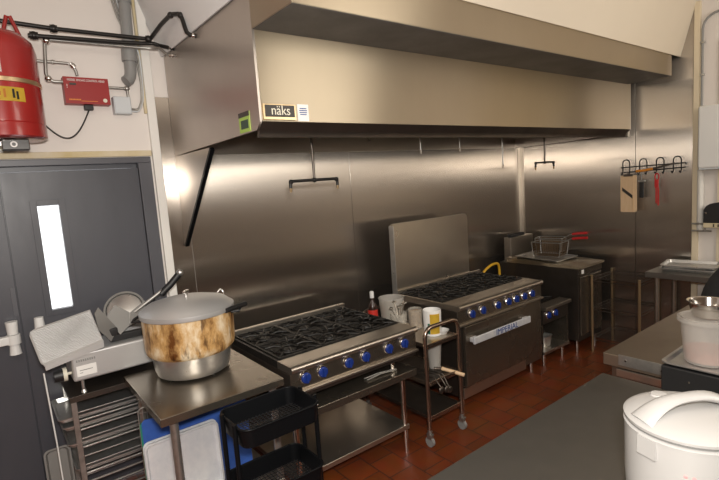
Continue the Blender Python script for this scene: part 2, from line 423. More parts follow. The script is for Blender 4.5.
# suppression drops under the hood
def drop(x, y, z, kind, label, w=.0):
    t = thing('suppression_nozzle', label, 'fire suppression nozzle', (x, y, z), 'fire suppression drops under the hood')
    if kind == 'T':
        zt = z
        MB().cyl((x, y, zt), (x, y, 2.34), .009, n=12).build('drop_pipe', 'darksteel', t)
        c = MB().tube([(x-w, y, zt-.045), (x-w, y, zt-.012), (x-w+.012, y, zt), (x+w-.012, y, zt), (x+w, y, zt-.012), (x+w, y, zt-.045)], .010)
        c.ball((x, y, zt), .017); c.ball((x-w+.006, y, zt-.004), .016); c.ball((x+w-.006, y, zt-.004), .016)
        c.build('cross_pipe', 'blackpipe', t)
        for q in (-w, w):
            MB().cyl((x+q, y, zt-.045), (x+q, y, zt-.07), .010, .007, 10).build('nozzle', 'brass', t)
    else:
        MB().cyl((x, y, z), (x, y, 2.36), .006, n=10).build('drop_pipe', 'galv', t)
        MB().cyl((x, y, z), (x, y, z-.03), .009, .006, 10).build('nozzle', 'chrome', t)
    return t

# the drops' places (x, y, z)
drop(1.772, 2.75, 1.93, 'T', 'tee shaped black suppression pipe over the left range', .185)
drop(2.785, 2.75, 2.11, 'I', 'thin chrome suppression drop, leftmost of three above the steel backguard')
drop(3.252, 2.75, 2.12, 'I', 'thin chrome suppression drop, middle one of three under the hood')
drop(3.843, 2.75, 1.96, 'I', 'long thin suppression drop, rightmost of three single ones')
drop(4.54, 2.75, 1.96, 'T', 'small tee shaped black suppression pipe above the fryer', .165)

# ------------------------------------------------------------------ red tank and control gear on the left wall
TX, TY, TR = .15, 3.24, .197
zb, zt = 2.245, 2.805
t = thing('fire_suppression_tank', 'large red fire suppression cylinder hanging at the upper left', 'fire tank', (TX, TY, zb))
MB().lathe([(0, zb+.01), (TR-.02, zb), (TR, zb+.012), (TR, zb+.075), (TR-.004, zb+.08), (TR, zb+.085), (TR, zt-.10), (TR-.012, zt-.05), (TR-.05, zt-.012), (TR-.10, zt), (.05, zt+.012), (.05, zt+.03), (0, zt+.03)], (TX, TY, 0), 56).build('cylinder', 'red', t)
rg = MB().tube([(TX+.06, TY-.03, zt-.005), (TX+.085, TY-.03, zt+.085), (TX+.10, TY-.03, zt+.085), (TX+.135, TY-.03, zt-.02)], .010)
rg.build('lifting_ring', 'red', t)
v = MB().cyl((TX, TY, zt+.03), (TX, TY, zt+.10), .028).box(TX-.03, TX+.03, TY-.03, TY+.03, zt+.09, zt+.14, .006).cyl((TX, TY, zt+.14), (TX, TY, zt+.22), .016).box(TX-.028, TX+.028, TY-.02, TY+.02, zt+.215, zt+.24, .004)
v.build('valve', 'blackpipe', t)
MB().lathe([(TR+.001, 2.522), (TR+.005, 2.524), (TR+.005, 2.544), (TR+.001, 2.546)], (TX, TY, 0), 56).build('mounting_band', 'brass', t)
br = MB().box(TX-.06, TX+.06, D-.04, D, 2.215, 2.70, .004).box(TX-.05, TX+.05, TY, D-.035, 2.22, 2.244, .002)
br.build('wall_bracket', 'galv', t)
MB().box(TX-.02, TX+.1, TY-.1, TY-.03, zb-.055, zb-.001, .004).cyl((TX+.03, TY-.1, zb-.028), (TX+.03, TY-.11, zb-.028), .018).build('foot_bracket', 'badge', t)
MB().lathe([(.009, 0), (.016, 0), (.016, .003), (.009, .003), (.009, 0)], (TX+.03, TY-.1105, zb-.028), 20, (0, -1, 0)).build('gauge_ring', 'paper', t)
def wrap(name, a0, a1, z0, z1, m, r=TR+.0015, parent=t):
    bm = MB(); b2 = bmesh.new(); n = 14; pr = None
    for i in range(n+1):
        a = math.radians(a0+(a1-a0)*i/n)
        c = [b2.verts.new((TX+r*math.cos(a), TY+r*math.sin(a), z)) for z in (z0, z1)]
        if pr: b2.faces.new((pr[0], c[0], c[1], pr[1]))
        pr = c
    bmesh.ops.solidify(b2, geom=b2.faces[:], thickness=-.0008)
    bm.add(b2); return bm.build(name, m, parent)
wrap('paper_label', -140, -84, 2.565, 2.645, 'paper')
yl = wrap('warning_label', -135, -58, 2.425, 2.495, 'yellow')
for i, (a, z0, z1) in enumerate(((-100, 2.44, 2.485), (-92, 2.45, 2.47), (-86, 2.44, 2.483), (-75, 2.44, 2.485), (-70, 2.435, 2.475))):
    wrap('label_print', a, a+3, z0, z1, 'badge' if i > 2 else 'orange', TR+.0035, yl)

# control head box: tilted a little clockwise as it hangs
def boxpt(u, v):   # u,v 0..1 over the box face seen from the room
    a, c, e = Vector((.486, D-.075, 2.646)), Vector((.732, D-.075, 2.646)), Vector((.486, D-.075, 2.488))
    return a+(c-a)*u+(e-a)*v
t = thing('fire_control_box', 'flat red control head box on the wall below the black pipes', 'control box', (.61, D, 2.48))
P4 = [boxpt(0, 0), boxpt(1, 0), boxpt(1, 1), boxpt(0, 1)]
MB().prism(P4, (0, .075, 0)).build('case', 'redbox', t)
ux = (P4[1]-P4[0]).normalized(); uy = (P4[0]-P4[3]).normalized()
text('heading', 'MODEL SMCH/G CONTROL HEAD', .018, t, 'paper', boxpt(.5, .12)+Vector((0, -.001, 0)), ux, uy, squash=.74)
text('indicator_marks', '!', .03, t, 'paper', boxpt(.07, .36)+Vector((0, -.001, 0)), ux, uy)
sp_ = MB()
for i in range(8): sp_.box(.506+.008*i, .512+.008*i, D-.0762, D-.075, 2.508, 2.516)
sp_.box(.57, .66, D-.0762, D-.075, 2.503, 2.506)
sp_.build('small_print', 'orange', t)
MB().box(.517, .552, D-.078, D-.074, 2.598, 2.610).build('gauge_window', 'badge', t)
MB().cyl(boxpt(.88, .85), boxpt(.88, .85)+Vector((0, -.003, 0)), .012, n=20).build('logo_disc', 'cream', t)
MB().box(.585, .635, D-.06, D-.02, 2.455, 2.487, .004).build('cable_gland', 'blackplastic', t)
# black cord looping from the gland to the tank
cp = []
for i in range(25):
    u = i/24; x = .61+(.335-.61)*u; z = 2.455+(2.39-2.455)*u-.16*math.sin(PI*min(1, u*1.02))*(1-.25*u)
    cp.append((x, D-.035-.02*math.sin(PI*u), z))
tag(MB().tube(cp, .0045, 8).build('power_cord', 'blackplastic', origin=(.48, D-.03, 2.3)), 'thin black cord looping below the red control box', 'cord')
# junction box with its flexible conduit
t = thing('junction_box', 'small light grey junction box right of the red control box', 'junction box', (.80, D, 2.43))
MB().box(.752, .856, D-.065, D, 2.435, 2.545, .005).build('case', 'lightgrey', t)
MB().box(.757, .851, D-.071, D-.065, 2.44, 2.54, .003).build('cover', 'lightgrey', t)
MB().tube([(.735, D-.045, 2.60), (.835, D-.045, 2.60), (.845, D-.045, 2.595), (.848, D-.045, 2.545)], .009).ball((.845, D-.045, 2.60), .018).build('conduit_stub', 'galv', t)
# grey drain pipe and the cables beside it
t = thing('drain_pipe', 'thick grey vertical pipe with an elbow, top left near the hood', 'pipe', (.87, D-.07, 2.62))
MB().tube([(.903, 3.45, ZC-.004), (.893, 3.45, 3.15), (.881, 3.45, 2.79)], .036, 20).build('pipe', 'grey', t)
MB().cyl((.884, 3.45, 2.845), (.881, 3.45, 2.77), .046, n=24).build('coupling', 'grey', t)
MB().cyl((.894, 3.45, 3.165), (.893, 3.45, 3.135), .041, n=24).build('coupling', 'grey', t)
MB().tube([(.881, 3.45, 2.77), (.880, 3.45, 2.715), (.875, 3.45, 2.68), (.860, 3.445, 2.655), (.840, 3.44, 2.64)], .036, 20).build('elbow', 'grey', t)
for i, (dx, m) in enumerate(((.0, 'galv'), (.016, 'galv'), (.03, 'lightgrey'))):
    pts = [(.80+dx*1.2, D-.02, 3.28), (.845+dx, D-.02, 3.05), (.925+dx, D-.016, 2.85), (.945+dx*.3, D-.018, 2.65), (.935+dx*.3, D-.02, 2.53), (.905, D-.025, 2.47-dx*.4), (.858, D-.03, 2.475-dx*.5)]
    # smooth the run
    q = []
    for a, c2 in zip(pts, pts[1:]):
        for kk in range(6): q.append(Vector(a).lerp(Vector(c2), kk/6))
    q.append(Vector(pts[-1]))
    for _ in range(3): q = [q[0]]+[(q[j-1]+q[j]*2+q[j+1])/4 for j in range(1, len(q)-1)]+[q[-1]]
    tag(MB().tube(q, .0065, 8).build('flexible_conduit', m, origin=(.9, D-.02, 2.9)), ['thin grey conduit curving beside the drain pipe, outer left', 'middle one of three thin conduits beside the drain pipe', 'pale innermost conduit beside the drain pipe into the junction box'][i], 'conduit', 'conduits beside the drain pipe')
tag(MB().box(.945, .962, D-.02, D, 2.45, ZC-.02, .003).build('wall_raceway', 'strip', origin=(.953, D, 2.45)), 'narrow tan vertical raceway beside the white trim board', 'raceway')

# black pipes and the galvanised conduit run to the hood
def pipe(name, label, pts, r, m, fits=(), parts=None):
    t = thing(name, label, 'pipe', pts[0]); MB().tube(pts, r, 14).build('pipe', m, t)
    for (c, d, rr, ln, mm) in fits:
        c = Vector(c); d = Vector(d).normalized()
        MB().cyl(c-d*ln/2, c+d*ln/2, rr, n=14).ball(c, rr*1.12).build('fitting', mm, t)
    return t
def pipe(name, label, pts, r, m, fits=()):
    t = thing(name, label, 'pipe', pts[0]); MB().tube(pts, r, 14).build('pipe', m, t)
    for (c, d, rr, ln, mm) in fits:
        c = Vector(c); d = Vector(d).normalized()
        MB().cyl(c-d*ln/2, c+d*ln/2, rr, n=14).ball(c, rr*1.12).build('fitting', mm, t)
    return t
pipe('black_pipe', 'upper black iron pipe from the tank, crossing to the hood with a high bend', [(0.0988, 3.36, 2.9031), (0.2075, 3.36, 2.906), (0.4645, 3.36, 2.8971), (0.8202, 3.36, 2.8991), (0.9734, 3.36, 2.9011), (1.0, 3.34, 2.905), (1.012, 3.15, 2.935), (1.02, 3.02, 2.943), (1.03, 2.985, 2.947), (1.048, 2.93, 2.935), (1.058, 2.915, 2.915), (1.064, 2.9, 2.86), (1.07, 2.892, 2.825), (1.085, 2.88, 2.808), (1.1125, 2.868, 2.803)], .0125, 'blackpipe',
     [((0.4645, 3.36, 2.8971), (1, 0, 0), .021, .035, 'blackpipe'), ((.985, 3.35, 2.898), (1, 0, 0), .020, .03, 'blackpipe'), ((1.024, 3.0, 2.945), (0, 1, 0), .0165, .02, 'blackpipe'), ((1.055, 2.92, 2.925), (0, 1, .5), .0165, .02, 'blackpipe'), ((1.10, 2.874, 2.805), (1, -1, 0), .0135, .02, 'chrome')])
pipe('black_pipe', 'lower black iron pipe just under the upper one, with tee beside the tank', [(0.335, 3.36, 2.8444), (0.7953, 3.36, 2.8603), (0.9444, 3.36, 2.8692), (1.014, 3.36, 2.8762), (1.0537, 3.36, 2.8672), (1.112, 3.262, 2.829)], .0125, 'blackpipe',
     [((0.36300000000000004, 3.36, 2.8463999999999996), (1, 0, 0), .021, .04, 'blackpipe'), ((1.10, 3.285, 2.838), (1, -1.5, -.5), .0125, .02, 'chrome')])
pipe('steel_conduit', 'galvanised conduit running below the black pipes to the hood corner', [(0.4778, 3.385, 2.6035), (0.4317, 3.385, 2.6035), (0.4072, 3.385, 2.6182), (0.3984, 3.385, 2.6457), (0.4121, 3.385, 2.8076), (0.4219, 3.385, 2.8321), (0.4474, 3.385, 2.839), (0.8193, 3.385, 2.8458), (0.9812, 3.385, 2.8498), (1.045, 3.34, 2.845), (1.075, 3.28, 2.79), (1.112, 3.242, 2.78)], .0095, 'galv',
     [((0.4072, 3.385, 2.6182), (1, 0, 0), .017, .02, 'chrome'), ((0.4219, 3.385, 2.8321), (0, 0, 1), .019, .02, 'chrome'), ((1.095, 3.26, 2.785), (1, -1, 0), .013, .03, 'chrome')])
pipe('steel_conduit', 'short galvanised conduit bending into the top of the red box', [(0.3639, 3.45, 2.7296), (0.5235, 3.45, 2.7286), (0.5504, 3.45, 2.7176), (0.5644, 3.45, 2.6877), (0.5684, 3.45, 2.6598)], .009, 'galv',
     [((0.5504, 3.45, 2.7176), (1, 0, -1), .016, .03, 'chrome'), ((.45, 3.45, 2.7296), (1, 0, 0), .012, .02, 'galv')])

# ------------------------------------------------------------------ generic: sheet pan, built flat (x,y) then placed by matrix
def pan_mb(w, d, h, lip=.012, th=.003):
    P = MB(); b2 = bmesh.new()
    rings = [rrect(-w/2+.01, w/2-.01, -d/2+.01, d/2-.01, .02, th), rrect(-w/2, w/2, -d/2, d/2, .025, h), rrect(-w/2-lip, w/2+lip, -d/2-lip, d/2+lip, .03, h),
             rrect(-w/2-lip, w/2+lip, -d/2-lip, d/2+lip, .03, h-.006), rrect(-w/2-th, w/2+th, -d/2-th, d/2+th, .027, h-.006), rrect(-w/2+.008, w/2-.008, -d/2+.008, d/2-.008, .02, 0)]
    R = [[b2.verts.new(p) for p in r] for r in rings]
    n = len(R[0])
    for A, B in zip(R, R[1:]):
        for k in range(n): b2.faces.new((A[k], A[(k+1) % n], B[(k+1) % n], B[k]))
    b2.faces.new(R[0]); b2.faces.new(R[-1][::-1])
    bmesh.ops.recalc_face_normals(b2, faces=b2.faces)
    P.add(b2); return P
def place(mx, *p): return mx @ Vector(p)

# ------------------------------------------------------------------ left: pan rack, pans, slicer
RX0, RX1, RY0, RY1, RZ = .255, .80, 3.05, 3.46, .82
t = thing('sheet_pan_rack', 'low steel rack of horizontal pan slides under the meat slicer', 'rack', ((RX0+RX1)/2, (RY0+RY1)/2, 0))
for x in (RX0, RX1-.028):
    for y in (RY0, RY1-.028):
        MB().box(x, x+.028, y, y+.028, .0, RZ-.001, .002).build('post', 'galv', t)
MB().box(RX0-.004, RX1+.004, RY0-.004, RY1+.004, RZ, RZ+.004, .001).box(RX0-.004, RX1+.004, RY0-.004, RY0, RZ-.028, RZ).box(RX0-.004, RX0, RY0, RY1, RZ-.02, RZ).build('top_shelf', 'darksteel', t)
n = 13
for i in range(n):
    z = .10+.052*i
    MB().box(RX0+.029, RX1-.029, RY0+.002, RY0+.016, z, z+.006, .001).build('slide', 'alu', t)
    MB().box(RX0+.029, RX1-.029, RY1-.016, RY1-.002, z, z+.006, .001).build('slide', 'alu', t)
for i, (k, x0, lab) in enumerate(((11, .185, 'sheet pan on the top slides of the rack, rim sticking out left'), (10, .20, 'sheet pan second from the top in the rack'), (8, .215, 'sheet pan on a middle slide of the rack, bent rim poking out'), (5, .235, 'sheet pan low in the rack below the others'))):
    z = .10+.052*k+.007
    tag(pan_mb(.50, RY1-RY0-.05, .026, .008).mx(Matrix.Translation((x0+.258, (RY0+RY1)/2, z))).build('sheet_pan', 'alu', origin=(x0+.258, (RY0+RY1)/2, z)), lab, 'pan', 'sheet pans in the rack')
# pan leaning at the left end of the rack, standing on the floor
mx = Matrix.Translation((.168, 3.22, .255)) @ Matrix.Rotation(math.radians(84), 4, 'X')
tag(pan_mb(.115, .46, .022, .010).mx(mx).build('upright_tray', 'cutgrey', origin=(.168, 3.22, .0)), 'narrow pale tray standing upright on the floor left of the rack', 'tray')

t = thing('meat_slicer', 'pale aluminium meat slicer with ribbed plate standing on the rack', 'meat slicer', (.5, 3.25, RZ+.004))
bz = .897
MB().box(.285, .78, 3.06, 3.36, bz, 1.056, .014).build('base', 'alubright', t)
for x in (.33, .74):
    for y in (3.09, 3.33): MB().cyl((x, y, RZ+.004), (x, y, RZ+.02), .016, .011).cyl((x, y, RZ+.02), (x, y, bz), .009).build('foot', 'alu', t)
lb = MB().box(.305, .405, 3.0585, 3.0605, .925, .985, .0005).build('paper_label', 'paper', t)
MB().box(.32, .385, 3.0575, 3.0586, .957, .961).box(.32, .335, 3.0575, 3.0586, .943, .946).build('label_print', 'grey', lb)
mk = MB()
for i in range(9): mk.box(.308+.011*i, .316+.011*i, 3.0588, 3.0602, 1.008, 1.021)
mk.build('maker_lettering', 'grey', t)
kn = MB().cyl((.284, 3.11, .945), (.262, 3.11, .945), .008).cyl((.262, 3.11, .945), (.243, 3.11, .945), .038, n=24).build('dial', 'cream', t)
MB().cyl((.242, 3.11, .945), (.20, 3.11, .945), .036, .031, 24).build('thickness_knob', 'blackplastic', t)
# ribbed gauge plate
BL, BR, TRr, TL = Vector((.150, 3.05, 1.035)), Vector((.455, 3.05, 1.098)), Vector((.435, 3.24, 1.255)), Vector((.118, 3.24, 1.20))
def gp(u, v): return BL.lerp(BR, u).lerp(TL.lerp(TRr, u), v)
nrm = (BR-BL).cross(TL-BL).normalized()
g = MB().prism([gp(.04, 0), gp(1, 0), gp(1, 1), gp(.1, 1), gp(.03, .96), gp(0, .86), gp(0, .12)], -nrm*.016)
g.build('gauge_plate', 'alubright', t)
rb = MB()
for i in range(22):
    v = .08+.9*i/22
    rb.prism([gp(.03, v), gp(.985, v), gp(.985, v+.017), gp(.03, v+.017)], nrm*.0035)
rb.build('plate_ribs', 'alubright', t)
MB().prism([gp(.04, 0), gp(1, 0), gp(1, 0)+Vector((0, .0, -.035)), gp(.05, 0)+Vector((0, 0, -.03))], (0, .012, 0)).build('plate_skirt', 'alubright', t)
MB().cyl((.36, 3.2, 1.05), (.36, 3.21, 1.12), .02).cyl((.42, 3.12, 1.05), (.42, 3.12, 1.075), .05, .03, 24).build('plate_arm', 'alu', t)
# blade and guard
bc = Vector((.635, 3.30, 1.20)); ax = Vector((-.25, -.72, .55)).normalized()
MB().lathe([(0, .0), (.098, -.002), (.105, .004), (.098, .012), (.03, .02), (0, .02)], bc, 48, ax).build('blade', 'alu', t)
MB().lathe([(.108, -.006), (.120, -.006), (.120, .016), (.108, .016), (.108, -.006)], bc, 48, ax).build('blade_guard', 'cutgrey', t)
MB().cyl(bc-ax*.10, bc-ax*.008, .06, .085, 24).box(.56, .72, 3.27, 3.35, 1.05, 1.14, .01).build('motor_housing', 'alubright', t)
# carriage: three folded plates
MB().plate([(.437, 3.10, 1.255), (.46, 3.10, 1.285), (.55, 3.13, 1.13), (.50, 3.09, 1.075), (.446, 3.09, 1.155)], .008).build('end_plate', 'cutgrey', t)
MB().plate([(.50, 3.17, 1.20), (.56, 3.18, 1.268), (.635, 3.17, 1.205), (.615, 3.13, 1.135), (.555, 3.10, 1.10)], .006).build('carriage_plate', 'cutgrey', t)
MB().plate([(.637, 3.17, 1.205), (.735, 3.20, 1.255), (.73, 3.15, 1.15), (.617, 3.13, 1.135)], .006).build('carriage_plate', 'cutgrey', t)
MB().box(.49, .545, 3.10, 3.16, 1.10, 1.145, .006).box(.50, .72, 3.12, 3.16, 1.06, 1.10, .006).build('carriage_block', 'blackplastic', t)
MB().tube([(.66, 3.17, 1.20), (.74, 3.19, 1.24), (.86, 3.2, 1.305)], .011).build('pusher_arm', 'alu', t)
MB().tube([(.835, 3.2, 1.275), (.90, 3.2, 1.325), (.955, 3.2, 1.378)], .022, 12).build('handle', 'blackplastic', t)
MB().ball((.968, 3.2, 1.392), .022).build('handle_tip', 'alu', t)
tag(MB().tube([(.153, 3.042, 1.0), (.156, 3.05, .9), (.165, 3.06, .6), (.168, 3.06, .3), (.172, 3.04, .006), (.16, 2.98, .006)], .004, 8).build('power_cord', 'white', origin=(.165, 3.05, .004)), 'thin white cord hanging straight down from the slicer plate', 'cord')

# ------------------------------------------------------------------ prep table and what stands on and under it
PX0, PX1, PY0, PY1, PZ = .528, 1.178, 2.29, 3.03, .87
t = thing('prep_table', 'small stainless steel prep table under the stained pot', 'table', ((PX0+PX1)/2, (PY0+PY1)/2, 0))
MB().box(PX0, PX1, PY0, PY1, PZ-.042, PZ, .004).build('table_top', 'tablesteel', t)
for x in (PX0+.07, PX1-.05):
    for y in (PY0+.05, PY1-.05):
        MB().cyl((x, y, .03), (x, y, PZ-.042), .0205, n=20).lathe([(0, 0), (.017, 0), (.0205, .03), (0, .03)], (x, y, 0), 16).build('leg', 'galv', t)
MB().box(PX0+.04, PX1-.03, PY0+.025, PY1-.03, .265, .29, .003).build('undershelf', 'steel', t)

PC = (.868, 2.805)
t = thing('rice_pot', 'big lidded cooking pot with a burnt brown stained body on the prep table', 'pot', (*PC, PZ))
MB().lathe([(0, PZ+.012), (.19, PZ+.012), (.20, PZ+.018), (.212, PZ+.055), (.220, PZ+.15), (.0, PZ+.15)], (*PC, 0), 56).build('burner_base', 'chrome' if 0 else 'alu', t)
for a in (20, 110, 200, 290):
    MB().cyl((PC[0]+.16*math.cos(math.radians(a)), PC[1]+.16*math.sin(math.radians(a)), PZ), (PC[0]+.16*math.cos(math.radians(a)), PC[1]+.16*math.sin(math.radians(a)), PZ+.02), .014).build('foot', 'blackplastic', t)
z0, z1 = PZ+.132, PZ+.35
MB().lathe([(0, z0+.008), (.21, z0+.004), (.225, z0), (.244, z0+.018), (.250, z0+.05), (.252, z1), (.24, z1), (.0, z1)], (*PC, 0), 64).build('body', 'stained', t)
ld = MB().lathe([(.257, z1+.002), (.261, z1+.006), (.261, z1+.030), (.255, z1+.034), (.246, z1+.040), (.22, z1+.062), (.15, z1+.080), (.06, z1+.088), (0, z1+.089)], (*PC, 0), 64).build('lid', 'alubright', t)
kz = z1+.088
MB().cyl((PC[0], PC[1], kz), (PC[0], PC[1], kz+.022), .011).box(PC[0]-.03, PC[0]+.03, PC[1]-.011, PC[1]+.011, kz+.02, kz+.04, .006).mx(Matrix.Translation((PC[0], PC[1], 0)) @ Matrix.Rotation(.9, 4, 'Z') @ Matrix.Translation((-PC[0], -PC[1], 0))).build('lid_knob', 'chrome', ld)
for a in (-28, 152):
    ca, sa = math.cos(math.radians(a)), math.sin(math.radians(a)); u = Vector((ca, sa, 0)); w_ = Vector((-sa, ca, 0))
    c = Vector((*PC, z1-.012))
    MB().tube([c+u*.248-w_*.06, c+u*.29-w_*.055, c+u*.296, c+u*.29+w_*.055, c+u*.248+w_*.06], .0085).build('side_handle', 'blackplastic', t)
tb = [(PC[0]+.22, PC[1]+.10, z1+.055), (PC[0]+.245, PC[1]+.10, z1+.075), (PC[0]+.258, PC[1]+.09, z1+.06), (PC[0]+.262, PC[1]+.09, z1+.0)]
MB().tube(tb, .004, 8).build('lid_clip', 'chrome', t)
MB().tube([(PC[0]+.14, PC[1]-.222, z1+.012), (PC[0]+.21, PC[1]-.182, z1+.012), (PC[0]+.30, PC[1]-.13, z1+.006)], .014, 10).build('lid_handle', 'blackplastic', ld)

def upright(name, label, cat, x0, x1, y, z0, z1, th, m, lean, group=None):
    """board standing on the undershelf, leaning back"""
    mxx = Matrix.Translation(((x0+x1)/2, y, z0)) @ Matrix.Rotation(math.radians(lean), 4, 'X')
    h_ = z1-z0
    bb = MB(); pts = [Vector((p.x, 0, p.y)) for p in rrect(-(x1-x0)/2, (x1-x0)/2, 0, h_, .02, 0)]
    bb.prism(pts, (0, th, 0)); bb.mx(mxx)
    return tag(bb.build(name, m, origin=((x0+x1)/2, y, z0)), label, cat, group)
UZ = .2905
def skew(x0, x1, y0, y1):
    """placement of an upright sheet whose left foot is (x0,y0) and right foot (x1,y1)"""
    return Matrix.Translation((x0, y0, UZ)) @ Matrix.Rotation(math.atan2(y1-y0, x1-x0), 4, 'Z') @ Matrix.Rotation(math.radians(-2.5), 4, 'X'), math.hypot(x1-x0, y1-y0)
def board(label, x0, y0, x1, y1, h_, m):
    mm, L_ = skew(x0, x1, y0, y1)
    bb = MB(); bb.prism([Vector((p.x, 0, p.y)) for p in rrect(0, L_, 0, h_, .025, 0)], (0, .013, 0)); bb.mx(mm)
    return tag(bb.build('cutting_board', m, origin=((x0+x1)/2, (y0+y1)/2, UZ)), label, 'cutting board')
board('blue plastic cutting board standing under the prep table behind a pan', .535, 2.755, 1.075, 2.58, .395, 'blueboard')
board('green plastic cutting board mostly hidden behind the blue one', .531, 2.785, 1.06, 2.615, .375, 'greenboard')
mm, L_ = skew(.541, 1.085, 2.835, 2.655)
w_ = MB(); hh = .435
w_.tube([Vector((p.x, 0, p.y)) for p in rrect(0, L_, .004, hh, .03, 0)], .004, 8, True)
for i in range(1, 24):
    x = L_*i/24; w_.tube([(x, -.003, .004), (x, -.003, hh)], .0026, 6)
for f_ in (.3, .7, .93): w_.tube([(0, .004, hh*f_), (L_, .004, hh*f_)], .003, 6)
tag(w_.mx(mm).build('wire_rack', 'alu', origin=(.81, 2.75, UZ)), 'wire cooling rack standing upright behind the cutting boards', 'wire rack')
for i, (yy, lab) in enumerate(((2.50, 'silver half sheet pan facing out under the prep table, front one'), (2.53, 'second silver sheet pan stacked right behind the front pan under the table'))):
    mx = Matrix.Translation((.68+i*.002, yy+.03, UZ+.187)) @ Matrix.Rotation(math.radians(87), 4, 'X')
    tag(pan_mb(.365, .345, .02, .010).mx(mx).build('sheet_pan', 'panalu', origin=(.68, yy, UZ)), lab, 'pan', 'pans standing under the prep table')

# ------------------------------------------------------------------ black utility cart
CX0, CX1, CY0, CY1 = .775, 1.185, 1.935, 2.225
t = thing('utility_cart', 'black three tier utility cart with tray baskets in front of the prep table', 'cart', ((CX0+CX1)/2, (CY0+CY1)/2, 0))
for zr in (.845, .525, .205):
    h_ = .09
    tr = MB(); b2 = bmesh.new()
    rings = [rrect(CX0+.01, CX1-.01, CY0+.01, CY1-.01, .045, zr-h_), rrect(CX0, CX1, CY0, CY1, .05, zr), rrect(CX0+.005, CX1-.005, CY0+.005, CY1-.005, .046, zr), rrect(CX0+.014, CX1-.014, CY0+.014, CY1-.014, .042, zr-h_)]
    R = [[b2.verts.new(p) for p in r] for r in rings]; nn_ = len(R[0])
    for i in range(4):
        A, B = R[i], R[(i+1) % 4]
        for k in range(nn_): b2.faces.new((A[k], A[(k+1) % nn_], B[(k+1) % nn_], B[k]))
    bmesh.ops.recalc_face_normals(b2, faces=b2.faces); tr.add(b2)
    tr.tube(rrect(CX0, CX1, CY0, CY1, .05, zr, 6), .006, 8, True)
    p_ = tr.build('tray', 'black', t)
    wm = MB()
    for i in range(1, 20):
        x = CX0+.012+(CX1-CX0-.024)*i/20; wm.tube([(x, CY0+.014, zr-h_+.004), (x, CY1-.014, zr-h_+.004)], .0022, 6)
    for i in range(1, 13):
        y = CY0+.012+(CY1-CY0-.024)*i/13; wm.tube([(CX0+.014, y, zr-h_+.008), (CX1-.014, y, zr-h_+.008)], .0022, 6)
    wm.build('tray_mesh', 'blackplastic', p_)
for x in (CX0-.008, CX1+.008):
    for y in (CY0+.075, CY1-.075):
        MB().tube([(x, y, .06), (x, y, .86)], .0115).build('upright_post', 'black', t)
        MB().cyl((x-.008, y, .03), (x+.008, y, .03), .03, n=20).box(x-.012, x+.012, y-.01, y+.01, .03, .075, .003).build('caster', 'blackplastic', t)
for zz in (.80, .48):
    for x in (CX1+.021,): MB().cyl((x, CY0+.075, zz), (x-.004, CY0+.075, zz), .006, n=10).build('bolt', 'chrome', t)

# ------------------------------------------------------------------ left range on its stand
SX0, SX1, SY0, SY1 = 1.235, 2.262, 2.385, 3.22
t = thing('equipment_stand', 'steel equipment stand with two shelves carrying the left range', 'stand', ((SX0+SX1)/2, (SY0+SY1)/2, 0))
MB().box(SX0, SX1, SY0, SY1, .525, .575, .004).build('top_shelf', 'tablesteel', t)
MB().box(SX0+.02, SX1-.10, SY0, SY1-.03, .165, .20, .004).build('lower_shelf', 'steel', t)
for x in (SX0+.05, SX1-.125):
    for y in (SY0+.022, SY1-.06):
        MB().cyl((x, y, .0), (x, y, .525), .019, n=18).build('leg', 'chrome', t)

def knob(x, y, z, t, r=.033):
    k_ = MB().lathe([(0, 0), (r*1.15, 0), (r*1.15, .006), (r*1.02, .012), (r*.98, .014), (0, .014)], (x, y, z), 28, (0, -1, 0)).build('knob', 'chrome', t)
    MB().lathe([(0, .014), (r*.98, .014), (r*.94, .022), (r*.80, .026), (0, .027)], (x, y, z), 28, (0, -1, 0)).box(x-.006, x+.006, y-.038, y-.022, z-r*.8, z+r*.8, .002).build('knob_face', 'blue', k_)

def burner(x, y, z, s, t):
    """square cast-iron grate with a ring and radial fingers, burner head below"""
    g_ = MB(); R_ = s/2-.006
    g_.tube(arc((x, y, z), R_*.80, 0, 360, 28, (1, 0, 0), (0, 1, 0))[:-1], .0075, 8, True)
    g_.tube(arc((x, y, z-.012), R_*.36, 0, 360, 20, (1, 0, 0), (0, 1, 0))[:-1], .007, 8, True)
    for k_ in range(8):
        a = PI/8+k_*PI/4; c_, s_ = math.cos(a), math.sin(a)
        g_.tube([(x+c_*R_*.34, y+s_*R_*.34, z+.004), (x+c_*R_*.6, y+s_*R_*.6, z+.013), (x+c_*R_*.98, y+s_*R_*.98, z+.006)], .0072, 8)
    for sx, sy in ((1, 1), (1, -1), (-1, 1), (-1, -1)):
        g_.tube([(x+sx*R_*.58, y+sy*R_*.58, z), (x+sx*R_*.95, y+sy*R_*.95, z-.004)], .008, 8)
        g_.cyl((x+sx*R_*.93, y+sy*R_*.93, z-.034), (x+sx*R_*.93, y+sy*R_*.93, z), .008, n=8)
    for e_ in (-1, 1):
        g_.box(x-R_, x+R_, y+e_*R_-.005, y+e_*R_+.005, z-.015, z+.003, .002); g_.box(x+e_*R_-.005, x+e_*R_+.005, y-R_, y+R_, z-.015, z+.003, .002)
    g_.build('burner_grate', 'iron', t)
    MB().lathe([(0, z-.045), (.05, z-.045), (.052, z-.03), (.045, z-.018), (.02, z-.015), (0, z-.014)], (x, y, 0), 24).build('burner_head', 'iron', t)

